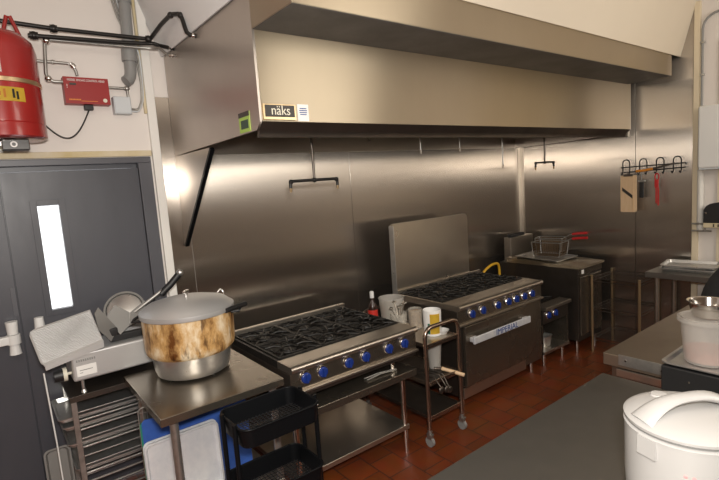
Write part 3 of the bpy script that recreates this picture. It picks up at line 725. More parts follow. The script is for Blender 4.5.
AX0, AX1, AY0, AY1 = 1.272, 2.275, 2.40, 3.22
t = thing('countertop_range', 'six burner gas range with blue knobs on a stand beside the prep table', 'range', ((AX0+AX1)/2, (AY0+AY1)/2, .575))
MB().box(AX0, AX1, AY0, AY1, .665, .825, .004).build('body', 'darksteel', t)
for x in (AX0+.10, AX1-.16):
    for y in (AY0+.08, AY1-.08): MB().cyl((x, y, .575), (x, y, .665), .018, .022).build('foot', 'chrome', t)
MB().box(AX0, AX0+.018, AY0+.146, AY1, .825, .872, .002).build('side_rail', 'iron', t)
MB().box(AX1-.018, AX1, AY0+.146, AY1, .825, .872, .002).build('side_rail', 'darksteel', t)
MB().box(AX0, AX1, AY1, AY1+.035, .70, .905, .003).build('back_rail', 'steel', t)
MB().box(AX0, AX1, AY0+.0, AY0+.145, .827, .872, .003).build('front_ledge', 'steel', t)
MB().tube([(AX0, AY0-.012, .853), (AX1, AY0-.012, .853)], .021, 18).build('bull_nose', 'steel', t)
MB().box(AX0, AX1, AY0-.006, AY0, .70, .834, .002).build('control_panel', 'tablesteel', t)
MB().box(AX0, AX1, AY0-.03, AY0-.006, .70, .716, .003).build('drip_edge', 'steel', t)
for x in (1.367, 1.487, 1.681, 1.817, 2.014, 2.155): knob(x, AY0-.006, .785, t)
for i in range(3):
    for j in range(2):
        burner(AX0+.02+.161+.321*i, AY0+.15+.166+.333*j, .878, .32, t)
MB().box(AX0+.02, AX1-.02, AY0+.146, AY1-.001, .826, .832).build('burner_pan', 'iron', t)

# tongs lying on the stand's shelf in front of the range
tg = MB().tube([(1.88, 2.50, .583), (2.0, 2.49, .59), (2.13, 2.47, .583)], .006, 8).tube([(1.88, 2.47, .583), (2.0, 2.475, .588), (2.13, 2.462, .583)], .006, 8)
tg.cyl((2.13, 2.46, .583), (2.13, 2.475, .583), .009, n=10)
tag(tg.build('tongs', 'galv', origin=(2.0, 2.48, .577)), 'metal tongs lying on the stand shelf under the left range', 'tongs')

# ------------------------------------------------------------------ narrow cart between the ranges
GX0, GX1, GY0, GY1 = 2.295, 2.64, 2.325, 3.02
t = thing('kitchen_trolley', 'bronze coloured tubular trolley on casters between the two ranges', 'trolley', ((GX0+GX1)/2, (GY0+GY1)/2, 0))
for y in (GY0, GY1):
    MB().tube([(GX0, y, .10), (GX0, y, .78), *arc((GX0+.07, y, .79), .07, 180, 90, 6, (1, 0, 0), (0, 0, 1)), *arc((GX1-.07, y, .79), .07, 90, 0, 6, (1, 0, 0), (0, 0, 1)), (GX1, y, .78), (GX1, y, .10)], .0155, 12).build('frame_hoop', 'tube', t)
for z in (.735, .46, .21):
    sh_ = MB().box(GX0+.016, GX1-.016, GY0+.004, GY1-.004, z-.004, z, .001).build('shelf', 'darksteel' if z < .7 else 'steel', t)
    for y0_, y1_ in ((GY0-.008, GY0+.003), (GY1-.003, GY1+.008)):
        MB().box(GX0+.014, GX1-.014, y0_, y1_, z-.020, z+.012, .003).build('shelf_rail', 'tube', sh_)
    for x0_ in (GX0+.012, GX1-.016):
        MB().box(x0_, x0_+.004, GY0+.004, GY1-.004, z-.016, z+.010).build('shelf_rail', 'tube', sh_)
for x in (GX0, GX1):
    for y in (GY0, GY1):
        c_ = MB().box(x-.012, x+.012, y-.022, y+.022, .055, .10, .003).cyl((x, y, .09), (x, y, .125), .016).box(x-.016, x+.016, y-.026, y-.012, .085, .10, .003).build('caster', 'galv', t)
        MB().cyl((x-.011, y, .0375), (x+.011, y, .0375), .037, n=24).build('wheel', 'grey', c_)
# things on the trolley
Z1 = .7355
t = thing('sauce_bottle', 'small sauce bottle with a white cap and red label behind the left range', 'bottle', (2.345, 2.94, Z1))
MB().lathe([(0, 0), (.036, 0), (.038, .006), (.038, .16), (.03, .19), (.016, .215), (.014, .245), (0, .245)], (2.345, 2.94, Z1), 24).build('bottle_body', 'sauce', t)
MB().lathe([(.0385, .085), (.0395, .086), (.0395, .15), (.0385, .151)], (2.345, 2.94, Z1), 24).build('bottle_label', 'saucered', t)
MB().lathe([(0, .245), (.017, .245), (.017, .29), (.014, .297), (0, .297)], (2.345, 2.94, Z1), 20).build('cap', 'white', t)
t = thing('food_tub', 'large cloudy deli tub beside the sauce bottle on the trolley', 'tub', (2.50, 2.90, Z1))
MB().lathe([(0, .002), (.085, .002), (.102, .215), (.106, .215), (.106, .222), (.099, .222), (.082, .006), (0, .006)], (2.51, 2.90, Z1), 36).build('tub_wall', 'clearplastic', t)
MB().lathe([(0, .008), (.081, .008), (.093, .165), (0, .17)], (2.51, 2.90, Z1), 36).build('contents', 'olive', t)
t = thing('measuring_cup', 'clear jug with metal spoons left of the yellow can on the trolley', 'jug', (2.385, 2.68, Z1))
MB().lathe([(0, .002), (.055, .002), (.066, .16), (.062, .16), (.051, .006), (0, .006)], (2.385, 2.68, Z1), 28).build('jug_wall', 'clear', t)
sp_ = MB()
for i, (a, ln) in enumerate(((.4, .21), (1.4, .235), (2.6, .2), (4.0, .22), (5.2, .24))):
    e0 = Vector((2.385-.03*math.cos(a), 2.68-.03*math.sin(a), Z1+.01)); e1 = Vector((2.385+.055*math.cos(a), 2.68+.055*math.sin(a), Z1+ln))
    sp_.tube([e0, e1], .0035, 6); sp_.ball(e1, .018, (1, 1, .5), 8)
sp_.build('spoons', 'chrome', t)
t = thing('spice_jar', 'low jar of brown crumbs between the jug and the yellow can', 'jar', (2.555, 2.68, Z1))
MB().lathe([(0, .002), (.055, .002), (.058, .15), (.054, .155), (.050, .15), (.050, .006), (0, .006)], (2.555, 2.68, Z1), 28).build('jar_wall', 'clear', t)
MB().lathe([(0, .008), (.049, .008), (.049, .135), (0, .145)], (2.555, 2.68, Z1), 28).build('contents', 'brownfood', t)
cc = (2.525, 2.47)
t = thing('yellow_can', 'open white and yellow cardboard can at the front of the trolley top', 'can', (*cc, Z1))
MB().lathe([(0, .002), (.064, .002), (.068, .185), (.066, .19), (.063, .185), (.060, .006), (0, .006)], (*cc, Z1), 36).build('can_wall', 'paper', t)
def band(a0, a1, z0, z1, m, nm, r0=.0645, r1=.0685):
    q = MB(); b2 = bmesh.new(); pr = None
    for i in range(13):
        a = math.radians(a0+(a1-a0)*i/12); cs = []
        for z in (z0, z1):
            rr = r0+(r1-r0)*z/.185+.0012; cs.append(b2.verts.new((cc[0]+rr*math.cos(a), cc[1]+rr*math.sin(a), Z1+z)))
        if pr: b2.faces.new((pr[0], cs[0], cs[1], pr[1]))
        pr = cs
    bmesh.ops.solidify(b2, geom=b2.faces[:], thickness=-.001)
    q.add(b2); return q.build(nm, m, t)
band(-150, -85, .02, .17, 'yellow', 'yellow_label'); band(-166, -151, .02, .1, 'greenboard', 'green_stripe')
tag(MB().lathe([(0, .0), (.03, .0), (.055, .03), (.052, .03), (.028, .004), (0, .004)], (2.58, 2.43, Z1), 28).build('small_bowl', 'white', origin=(2.58, 2.43, Z1)), 'small white bowl beside the yellow can', 'bowl')
Z2 = .4605
t = thing('plastic_tub', 'tall cloudy plastic tub on the middle trolley shelf', 'tub', (2.56, 2.50, Z2))
MB().lathe([(0, .001), (.043, .001), (.056, .185), (.059, .185), (.059, .19), (.054, .19), (.040, .005), (0, .005)], (2.56, 2.50, Z2), 32).build('tub_wall', 'clearplastic', t)
t = thing('pastry_brush', 'wooden handled brush poking out of the middle trolley shelf', 'brush', (2.57, 2.40, Z2))
MB().tube([(2.53, 2.405, Z2+.026), (2.60, 2.31, Z2-.005), (2.625, 2.27, Z2-.017)], .014, 12).build('handle', 'wood', t)
MB().cyl((2.50, 2.45, Z2+.02), (2.53, 2.405, Z2+.026), .016, n=12).build('ferrule', 'chrome', t)
lad = []
for i, (x, dx, zz) in enumerate(((2.36, .05, .012), (2.395, .09, .02), (2.44, .06, .015))):
    q = MB().tube([(x-.02, 2.62, Z2+.012), (x, 2.42, Z2+zz+.012), (x+dx*.3, 2.33, Z2+zz+.012), (x+dx*.5, 2.285, Z2-.035-.012*i)], .005, 8)
    q.ball((x+dx*.5, 2.278, Z2-.055-.012*i), .026, (1, .5, 1), 8)
    tag(q.build('ladle', 'darksteel', origin=(x, 2.42, Z2)), ['metal ladle hanging over the trolley shelf edge, leftmost of three', 'middle metal ladle of three over the trolley shelf edge', 'metal ladle nearest the wooden brush on the trolley shelf'][i], 'ladle', 'ladles on the middle trolley shelf')

# ------------------------------------------------------------------ right range with oven
QX0, QX1, QY0, QY1 = 2.835, 4.005, 2.50, 3.21
t = thing('oven_range', 'large gas range with oven door and tall steel backguard', 'range', ((QX0+QX1)/2, (QY0+QY1)/2, 0))
MB().box(QX0, QX1, QY0, QY1, .12, .825, .004).build('body', 'darksteel', t)
for x in (QX0+.08, QX1-.10):
    for y in (QY0+.06, QY1-.08): MB().cyl((x, y, 0), (x, y, .12), .019, .024).build('leg', 'chrome', t)
MB().box(QX0+.03, 3.725, QY0-.012, QY0, .10, .19, .003).build('kick_panel', 'steel', t)
od = MB().box(2.885, 3.722, QY0-.034, QY0-.001, .20, .70, .005).build('oven_door', 'tablesteel', t)
hd = MB().box(2.93, 3.71, QY0-.085, QY0-.066, .555, .615, .008).box(2.93, 3.0, QY0-.067, QY0-.034, .57, .607, .006).box(3.64, 3.71, QY0-.067, QY0-.034, .57, .607, .006).build('oven_handle', 'panalu', od)
text('handle_lettering', 'IMPERIAL', .072, od, 'bluetext', (3.36, QY0-.086, .585), (1, 0, 0), (0, 0, 1), .001, 1.05)
MB().box(3.735, 3.985, QY0-.012, QY0, .13, .70, .003).build('side_panel', 'tablesteel', t)
MB().box(QX0, QX1, QY0-.006, QY0, .715, .834, .002).build('control_panel', 'tablesteel', t)
MB().box(QX0, QX1, QY0-.03, QY0-.006, .706, .722, .003).build('drip_edge', 'steel', t)
for x in (2.997, 3.136, 3.335, 3.484, 3.597, 3.718, 3.839): knob(x, QY0-.006, .783, t)
MB().tube([(QX0, QY0-.012, .857), (QX1, QY0-.012, .857)], .021, 18).build('bull_nose', 'steel', t)
MB().box(QX0, QX1, QY0, QY0+.165, .828, .876, .003).build('front_ledge', 'steel', t)
MB().box(QX0, QX0+.02, QY0+.165, QY1, .826, .876, .002).build('side_rail', 'steel', t)
MB().box(QX1-.02, QX1, QY0+.165, QY1, .826, .876, .002).build('side_rail', 'steel', t)
bw = 1.13/4
for i in range(4):
    for j in range(2):
        burner(QX0+.02+bw*(i+.5), QY0+.17+.134+.267*j, .880, min(bw, .266), t)
MB().box(QX0+.021, QX1-.021, QY0+.166, QY1-.001, .826, .832).build('burner_pan', 'iron', t)
bg = MB().prism([(2.835, QY1, .828), (2.835, QY1, 1.485), (2.855, QY1, 1.503), (3.835, QY1, 1.503), (3.86, QY1, 1.475), (3.86, QY1, .828)], (0, .03, 0)).build('backguard', 'steel', t)
MB().box(2.826, 2.834, QY1-.03, QY1+.03, .83, 1.488, .001).build('backguard_edge', 'alu', t)
MB().box(2.84, 4.0, QY1-.03, QY1-.001, .876, .905, .003).build('backguard_step', 'steel', t)
# yellow gas hose
yh = [(4.10, 3.31, .015), (4.10, 3.30, .5), (4.13, 3.29, .78), (4.19, 3.27, .86), (4.30, 3.26, .905), (4.42, 3.27, .90), (4.47, 3.29, .82), (4.48, 3.30, .4), (4.48, 3.31, .015)]
q = []
for a, c2 in zip(yh, yh[1:]):
    for kk in range(5): q.append(Vector(a).lerp(Vector(c2), kk/5))
q.append(Vector(yh[-1]))
for _ in range(3): q = [q[0]]+[(q[j-1]+q[j]*2+q[j+1])/4 for j in range(1, len(q)-1)]+[q[-1]]
tag(MB().tube(q, .014, 10).build('gas_hose', 'yellowhose', origin=(4.3, 3.27, .55)), 'curved yellow gas hose behind the oven range', 'hose')

# ------------------------------------------------------------------ low stock pot range
KX0, KX1, KY0, KY1 = 4.05, 4.50, 2.50, 3.15
t = thing('stock_pot_range', 'low two knob stock pot range between oven range and fryer', 'range', ((KX0+KX1)/2, (KY0+KY1)/2, 0))
MB().box(KX0, KX1, KY0+.02, KY1, .43, .565, .003).build('burner_box', 'darksteel', t)
MB().box(KX0, KX1, KY0-.03, KY0+.10, .567, .60, .004).build('front_ledge', 'steel', t)
MB().box(KX0, KX1, KY0+.008, KY0+.019, .43, .566, .002).build('control_panel', 'darksteel', t)
for x in (4.125, 4.245): knob(x, KY0+.008, .512, t)
MB().box(KX0, KX0+.012, KY0+.02, KY1, .13, .43).box(KX1-.03, KX1, KY0+.01, KY1, .13, .43).box(KX0, KX1, KY1-.012, KY1, .13, .43).build('cabinet_side', 'tablesteel', t)
MB().box(KX0, KX1, KY0+.0, KY1-.013, .13, .16, .003).build('cabinet_floor', 'steel', t)
for x in (KX0+.06, KX1-.06):
    for y in (KY0+.05, KY1-.06): MB().cyl((x, y, 0), (x, y, .13), .016, .02).build('leg', 'chrome', t)
burner((KX0+KX1)/2, KY0+.36, .60, .40, t)
mx = Matrix.Translation((4.22, 2.66, .161))
tag(pan_mb(.13, .20, .11, .010).mx(mx).build('steam_pan', 'alu', origin=(4.22, 2.66, .161)), 'small deep steel pan on the floor of the stock pot range', 'pan')
tag(MB().box(4.09, 4.19, 2.58, 2.72, .30, .335, .008).box(4.08, 4.14, 2.60, 2.70, .161, .30, .008).build('burner_tray', 'darksteel', origin=(4.13, 2.65, .161)), 'dark greasy tin standing left of the steel pan in the stock pot range', 'tin')

# ------------------------------------------------------------------ fryer
FX0, FX1, FY0, FY1 = 4.575, 5.045, 2.44, 3.36
t = thing('deep_fryer', 'tall steel deep fryer in the corner with a covered top', 'fryer', ((FX0+FX1)/2, (FY0+FY1)/2, 0))
MB().box(FX0, FX1, FY0, FY1, .14, .885, .004).build('body', 'darksteel', t)
MB().prism([(FX0-.012, FY0-.03, .888), (FX0-.012, FY0-.03, .908), (FX0-.012, FY1-.10, .938), (FX0-.012, FY1-.10, .888)], (FX1-FX0+.024, 0, 0)).build('cover', 'hood', t)
MB().box(FX0+.09, FX1+.06, FY1-.09, FY1, .888, 1.145, .004).build('flue_riser', 'steel', t)
MB().box(FX0+.02, FX1-.02, FY0-.016, FY0-.001, .20, .80, .004).build('door', 'tablesteel', t)
MB().box(FX0, FX1, FY0-.01, FY0-.001, .82, .884, .002).build('control_panel', 'tablesteel', t)
MB().box(FX0+.05, FX0+.09, FY0-.014, FY0-.010, .83, .87).build('warning_sticker', 'paper', t)
for x in (FX0+.05, FX1-.05):
    for y in (FY0+.05, FY1-.08): MB().cyl((x, y, 0), (x, y, .14), .017, .021).build('leg', 'chrome', t)
# tray on the cover and two baskets
tz = .936
mx = Matrix.Translation((4.82, 2.93, .9318)) @ Matrix.Rotation(math.radians(1.95), 4, 'X')
tag(pan_mb(.40, .50, .018, .012).mx(mx).build('drip_tray', 'alu', origin=(4.82, 2.93, .93)), 'shallow grey tray on top of the fryer under the fry baskets', 'tray')
def basket(cx, cy, z, w, d, h_, rz, label, hm):
    t = thing('fry_basket', label, 'fry basket', (cx, cy, z), 'fry baskets on the fryer')
    R_ = Matrix.Translation((cx, cy, z)) @ Matrix.Rotation(rz, 4, 'Z')
    fr = MB().tube([Vector((p.x, p.y, h_)) for p in rrect(-w/2, w/2, -d/2, d/2, .02, 0)], .005, 8, True).tube([Vector((p.x, p.y, .006)) for p in rrect(-w/2+.015, w/2-.015, -d/2+.015, d/2-.015, .02, 0)], .004, 8, True)
    for sx, sy in ((1, 1), (1, -1), (-1, 1), (-1, -1)): fr.tube([(sx*(w/2-.015), sy*(d/2-.015), .006), (sx*w/2, sy*d/2, h_)], .004, 6)
    fr.mx(R_).build('basket_frame', 'galv', t)
    me_ = MB()
    for i in range(1, 11):
        u = i/11; y = -d/2+d*u; y2 = -d/2+.015+(d-.03)*u
        me_.tube([(-w/2, y, h_), (-w/2+.015, y2, .006), (w/2-.015, y2, .006), (w/2, y, h_)], .0032, 5)
    for i in range(1, 8):
        u = i/8; x = -w/2+w*u; x2 = -w/2+.015+(w-.03)*u
        me_.tube([(x, -d/2, h_), (x2, -d/2+.015, .006), (x2, d/2-.015, .006), (x, d/2, h_)], .0022, 5)
    for i in range(1, 6):
        f_ = i/6; o_ = .015*(1-f_)
        me_.tube(rrect(-w/2+o_, w/2-o_, -d/2+o_, d/2-o_, .015, .006+(h_-.006)*f_, 3), .0022, 5, True)
    me_.mx(R_).build('wire_mesh', 'copperwire', t)
    MB().tube([(0-.02, -d/2, h_), (-.012, -d/2-.06, h_+.035), (-.008, -d/2-.10, h_+.04)], .004, 8).tube([(.02, -d/2, h_), (.012, -d/2-.06, h_+.035), (.008, -d/2-.10, h_+.04)], .004, 8).mx(R_).build('handle_stem', 'galv', t)
    MB().tube([(0, -d/2-.085, h_+.039), (0, -d/2-.15, h_+.048), (0, -d/2-.24, h_+.055)], .014, 10).mx(R_).build('handle_grip', hm, t)
    return t
basket(4.85, 2.90, .948, .22, .32, .155, .12, 'wire fry basket at the front of the fryer top with a short red handle', 'redplastic')
basket(5.10, 3.04, .950, .18, .30, .16, .27, 'wire fry basket against the end wall, long red handle pointing right', 'redplastic')
tag(MB().cyl((4.78, 3.31, 1.166), (4.94, 3.29, 1.166), .02).box(4.70, 4.82, 3.285, 3.345, 1.146, 1.18, .01).build('basket_hanger', 'blackplastic', origin=(4.7, 3.3, 1.146)), 'black basket hanger on the flue at the back of the fryer', 'hanger')

# ------------------------------------------------------------------ wire shelf and worktable along the end wall
WX0, WX1, WY0, WY1 = 4.77, 5.20, 1.95, 2.40
t = thing('wire_shelving', 'dark wire shelving unit between the fryer and the work table', 'shelf', ((WX0+WX1)/2, (WY0+WY1)/2, 0))
for x in (WX0, WX1):
    for y in (WY0, WY1): MB().cyl((x, y, 0), (x, y, .80), .0125, n=14).build('post', 'brass', t)
for z in (.77, .47, .16):
    w_ = MB()
    for y in (WY0, WY1):
        for dz in (0, -.03): w_.tube([(WX0, y, z+dz), (WX1, y, z+dz)], .004, 8)
    for x in (WX0, WX1):
        for dz in (0, -.03): w_.tube([(x, WY0, z+dz), (x, WY1, z+dz)], .004, 8)
    for i in range(1, 18):
        y = WY0+(WY1-WY0)*i/18; w_.tube([(WX0, y, z), (WX1, y, z)], .0025, 6)
    w_.build('wire_shelf', 'darksteel', t)
EX0, EX1, EY0, EY1, EZ = 4.70, 5.21, .9, 1.875, .90
t = thing('work_table', 'steel work table against the end wall carrying foil trays', 'table', ((EX0+EX1)/2, (EY0+EY1)/2, 0))
MB().box(EX0, EX1, EY0, EY1, EZ-.05, EZ, .004).build('table_top', 'counter', t)
for x in (EX0+.06, EX1-.05):
    for y in (EY0+.06, EY1-.08): MB().cyl((x, y, 0), (x, y, EZ-.05), .02, n=16).build('leg', 'steel', t)
for i, (dz, lab) in enumerate(((0, 'crumpled foil tray at the bottom of the stack on the work table'), (.03, 'crumpled foil tray on top of the stack on the work table'))):
    mx = Matrix.Translation((4.98, 1.60, EZ+.001+dz)) @ Matrix.Rotation(.08+.06*i, 4, 'Z')
    tag(pan_mb(.30, .40, .028, .014).mx(mx).build('foil_tray', 'alu', origin=(4.98, 1.6, EZ+dz)), lab, 'foil tray', 'foil trays on the work table')

# ------------------------------------------------------------------ hook rail on the end wall and the tools on it
YR0, YR1 = 1.715, 2.30
t = thing('hook_rail', 'black wire wall rail with four double hooks on the steel end wall', 'hook rail', (XE-.008, 2.0, 1.80))
XR_ = XE-.04
MB().tube([(XR_, YR0, 1.862), (XR_, YR1, 1.852)], .005, 8).tube([(XR_, YR0, 1.822), (XR_, YR1, 1.80)], .005, 8).tube([(XR_, YR0+.01, 1.86), (XE-.009, YR0+.01, 1.85)], .005, 8).tube([(XR_, YR1-.01, 1.85), (XE-.009, YR1-.01, 1.84)], .005, 8).build('rail', 'black', t)
for y in (2.242, 2.082, 1.931, 1.785):
    MB().tube([(XR_-.006, y-.033, 1.80), *[(XR_-.008, p.x, p.z) for p in [Vector((y+.033*math.cos(math.radians(a)), 0, 1.895+.033*math.sin(math.radians(a)))) for a in range(180, -1, -30)]], (XR_-.006, y+.033, 1.80), (XR_-.03, y+.033, 1.775), (XR_-.05, y+.033, 1.79)], .0055, 8).tube([(XR_-.006, y-.033, 1.80), (XR_-.03, y-.033, 1.775), (XR_-.05, y-.033, 1.79)], .0055, 8).build('hook', 'black', t)
t = thing('mandoline', 'pale wooden mandoline slicer hanging from the left end of the hook rail', 'mandoline', (XE-.03, 2.22, 1.6))
pts = [Vector((XE-.102, p.x, p.y)) for p in rrect(2.125, 2.275, 1.405, 1.772, .015, 0)]
MB().prism(pts, (.018, 0, 0)).build('board', 'wood', t)
MB().prism([(XE-.1045, 2.258, 1.655), (XE-.1045, 2.258, 1.62), (XE-.1045, 2.16, 1.54), (XE-.1045, 2.16, 1.575)], (.003, 0, 0)).build('blade', 'badge', t)
MB().box(XE-.106, XE-.102, 2.152, 2.157, 1.41, 1.768).build('groove_rail', 'wood', t)
MB().box(XE-.108, XE-.08, 2.155, 2.245, 1.762, 1.785, .003).build('end_clamp', 'darksteel', t)
t = thing('peeler', 'black handled peeler hanging just right of the wooden mandoline', 'peeler', (XE-.05, 2.13, 1.7))
MB().box(XE-.075, XE-.055, 2.07, 2.11, 1.545, 1.70, .006).build('handle', 'blackplastic', t)
MB().box(XE-.08, XE-.05, 2.055, 2.12, 1.70, 1.72, .004).tube([(XE-.065, 2.09, 1.72), (XE-.07, 2.09, 1.79)], .004, 8).build('head', 'galv', t)
t = thing('kitchen_knife', 'orange handled knife lying along the hook rail', 'knife', (XE-.06, 2.05, 1.80))
MB().tube([(XE-.066, 2.14, 1.808), (XE-.066, 2.07, 1.812), (XE-.066, 1.99, 1.824)], .012, 10).build('handle', 'orange', t)
MB().prism([(XE-.067, 1.99, 1.835), (XE-.067, 1.80, 1.872), (XE-.067, 1.79, 1.862), (XE-.067, 1.99, 1.812)], (.003, 0, 0)).build('blade', 'darksteel', t)
t = thing('kitchen_scissors', 'red scissors hanging from the third hook of the rail', 'scissors', (XE-.06, 1.93, 1.6))
MB().tube([(XE-.085, 1.945+.018*math.cos(math.radians(a)), 1.745+.032*math.sin(math.radians(a))) for a in range(0, 360, 30)], .006, 8, True).box(XE-.092, XE-.078, 1.93, 1.965, 1.64, 1.72, .005).build('handle', 'redplastic', t)
MB().box(XE-.089, XE-.083, 1.925, 1.94, 1.47, 1.64, .002).box(XE-.086, XE-.08, 1.945, 1.958, 1.49, 1.64, .002).build('blade', 'redplastic', t)

# ------------------------------------------------------------------ right wall bits
t = thing('paper_dispenser', 'white wall dispenser box at the right edge of the photo', 'dispenser', (XE-.1, 1.45, 1.8))
MB().box(XE-.17, XE-.004, 1.28, 1.59, 1.80, 2.345, .02).build('case', 'white', t)
MB().box(XE-.16, XE-.02, 1.34, 1.58, 1.79, 1.81, .004).build('outlet', 'lightgrey', t)
t = thing('wall_conduit', 'thin steel conduit bending along the top of the right wall', 'conduit', (XE-.015, 1.6, 2.35))
MB().tube([(XE-.018, 1.606, 2.36), (XE-.018, 1.606, 3.02), *[(XE-.018, 1.486+.12*math.cos(math.radians(a)), 3.02+.12*math.sin(math.radians(a))) for a in range(15, 91, 15)], (XE-.018, 1.2, 3.16)], .010, 10).build('pipe', 'grey', t)
for z in (2.62, 2.9): MB().box(XE-.032, XE-.004, 1.588, 1.622, z, z+.018, .002).build('clip', 'galv', t)
t = thing('white_pipe', 'white vertical pipe on the wall below the paper dispenser', 'pipe', (XE-.04, 1.62, 1.2))
MB().cyl((XE-.035, 1.60, 1.235), (XE-.035, 1.60, 1.79), .026, n=20).build('pipe', 'trimwhite', t)
MB().tube([(XE-.075, 1.655, 1.30), (XE-.075, 1.545, 1.30)], .008).tube([(XE-.075, 1.655, 1.235), (XE-.075, 1.50, 1.235)], .008).tube([(XE-.075, 1.55, 1.30), (XE-.075, 1.55, 1.235)], .008).build('bracket', 'galv', t)
t = thing('wall_shelf', 'narrow pale ledge on the right wall under a black case', 'shelf', (XE-.05, 1.35, 1.29))
MB().box(XE-.12, XE-.005, 1.05, 1.55, 1.27, 1.312, .003).build('board', 'strip', t)
for i in range(12): MB().box(XE-.123, XE-.119, 1.08+.035*i, 1.09+.035*i, 1.278, 1.305).build('ruler_mark', 'badge', t)
pts = [(XE-.115, 1.55, 1.3125), (XE-.115, 1.55, 1.43), (XE-.115, 1.53, 1.465), (XE-.115, 1.50, 1.485), (XE-.115, 1.44, 1.495), (XE-.115, 1.10, 1.495), (XE-.115, 1.06, 1.46), (XE-.115, 1.06, 1.3125)]
t = thing('black_case', 'black round cornered case on the narrow wall ledge', 'case', (XE-.06, 1.3, 1.3125))
MB().prism(pts, (.10, 0, 0)).build('shell', 'blackplastic', t)
MB().box(XE-.118, XE-.114, 1.525, 1.54, 1.395, 1.41, .001).build('latch', 'chrome', t)

# ------------------------------------------------------------------ near counters
t = thing('front_counter', 'grey stainless steel counter in the foreground carrying the rice cooker', 'counter', (1.6, .55, 0))
MB().box(.93, 2.335, -.15, 1.127, .82, .87, .004).build('counter_top', 'counter', t)
for x in (1.0, 2.27):
    for y in (-.08, 1.05): MB().cyl((x, y, 0), (x, y, .82), .0205, n=16).build('leg', 'steel', t)
MB().box(.97, 2.295, -.10, 1.07, .22, .245, .003).build('undershelf', 'steel', t)
t = thing('side_counter', 'long satin steel counter running to the right, beyond the foreground counter', 'counter', (3.5, .7, 0))
MB().box(2.452, 4.55, .1, 1.18, .868, .93, .004).build('counter_top', 'counterwarm', t)
MB().box(2.446, 2.4515, .88, 1.10, .885, .940, .001).build('name_plate', 'galv', t)
MB().cyl((2.447, 1.065, .915), (2.444, 1.065, .915), .006, n=10).cyl((2.447, .90, .905), (2.444, .90, .905), .006, n=10).build('screw', 'chrome', t)
MB().box(2.48, 4.52, .14, 1.15, .10, .868, .004).build('cabinet', 'tablesteel', t)
MB().box(2.465, 2.479, .14, 1.12, .815, .855, .003).build('lower_rail', 'steel', t)
for x in (2.55, 4.45):
    for y in (.2, 1.08): MB().cyl((x, y, 0), (x, y, .10), .02).build('leg', 'steel', t)

t = thing('black_appliance', 'low black appliance on the counter behind the rice cooker', 'appliance', (2.36, .6, .87))
MB().box(2.285, 2.44, .25, .845, .885, 1.0, .006).build('case', 'blackplastic', t)
for y in (.28, .81):
    for x in (2.30, 2.42): MB().cyl((x, y, .87), (x, y, .886), .01, n=10).build('foot', 'blackplastic', t)
MB().cyl((2.285, .735, .95), (2.2835, .735, .95), .004, n=10).build('indicator', 'chrome', t)
mx = Matrix.Translation((2.49, .66, 1.001))
tag(pan_mb(.38, .36, .016, .012).mx(mx).build('serving_tray', 'alu', origin=(2.49, .66, 1.001)), 'grey rounded tray under the plastic container at right', 'tray')
cc2 = (2.435, .715, 1.0055)
t = thing('food_container', 'round translucent container with pink liquid on the grey tray', 'container', cc2)
MB().lathe([(0, .001), (.082, .001), (.087, .008), (.103, .185), (.115, .186), (.115, .202), (.109, .204), (.100, .198), (.083, .012), (0, .008)], cc2, 48).build('tub_wall', 'clearplastic', t)
MB().lathe([(0, .010), (.081, .012), (.0855, .06), (0, .06)], cc2, 48).build('contents', 'pinkfood', t)
cb = (2.437, .712, 1.0055+.205)
t = thing('steel_bowl', 'small shiny steel bowl sitting on top of the plastic container', 'bowl', cb)
MB().lathe([(0, .0), (.056, .0), (.062, .006), (.076, .062), (.083, .066), (.083, .070), (.074, .067), (.059, .009), (0, .004)], cb, 44).build('bowl_wall', 'chrome', t)
MB().lathe([(.0705, .008), (.0715, .01), (.0845, .048), (.0835, .05)], cb, 44).build('bowl_band', 'alu', t) if 0 else None
# lid bar across the container so that the bowl rests on it
MB().lathe([(0, .199), (.099, .199), (.099, .2045), (0, .2045)], cc2, 40).build('lid', 'clearplastic', bpy.data.objects['food_container'])
t = thing('black_bag', 'black cloth bag standing on the side counter at the right edge', 'bag', (2.8, .62, .93))
bb = MB().ball((2.86, .625, 1.13), .25, (.75, 1., 1.2), 16)
for v in bb.bm.verts:
    if v.co.z < 1.0: v.co.z = max(v.co.z, .9305)
bb.build('bag_body', 'fabric', t)
MB().tube(arc((2.86, .625, 1.42), .07, 0, 180, 10, (0, 1, 0), (0, 0, 1)), .010).build('bag_handle', 'fabric', t)

# rice cooker
rc = (1.51, .488); z0 = .87; zr = 1.155; R0 = .160
t = thing('rice_cooker', 'large white lidded rice cooker on the foreground counter', 'rice cooker', (*rc, z0))
MB().lathe([(0, z0+.012), (.13, z0+.012), (.145, z0+.02), (R0-.006, z0+.045), (R0-.001, z0+.12), (R0, zr-.02), (R0+.002, zr-.006), (R0-.004, zr), (0, zr)], (*rc, 0), 72).build('body', 'cooker', t)
for a in (45, 135, 225, 315): MB().cyl((rc[0]+.12*math.cos(math.radians(a)), rc[1]+.12*math.sin(math.radians(a)), z0), (rc[0]+.12*math.cos(math.radians(a)), rc[1]+.12*math.sin(math.radians(a)), z0+.02), .016).build('foot', 'blackplastic', t)
MB().lathe([(0, zr+.001), (R0-.003, zr+.001), (R0-.003, zr+.005), (0, zr+.005)], (*rc, 0), 72).build('rim_seal', 'grey', t)
ld = MB().lathe([(R0-.006, zr+.006), (R0+.001, zr+.008), (R0+.002, zr+.016), (R0-.006, zr+.022), (R0-.035, zr+.034), (.07, zr+.043), (0, zr+.045)], (*rc, 0), 72).build('lid', 'cooker', t)
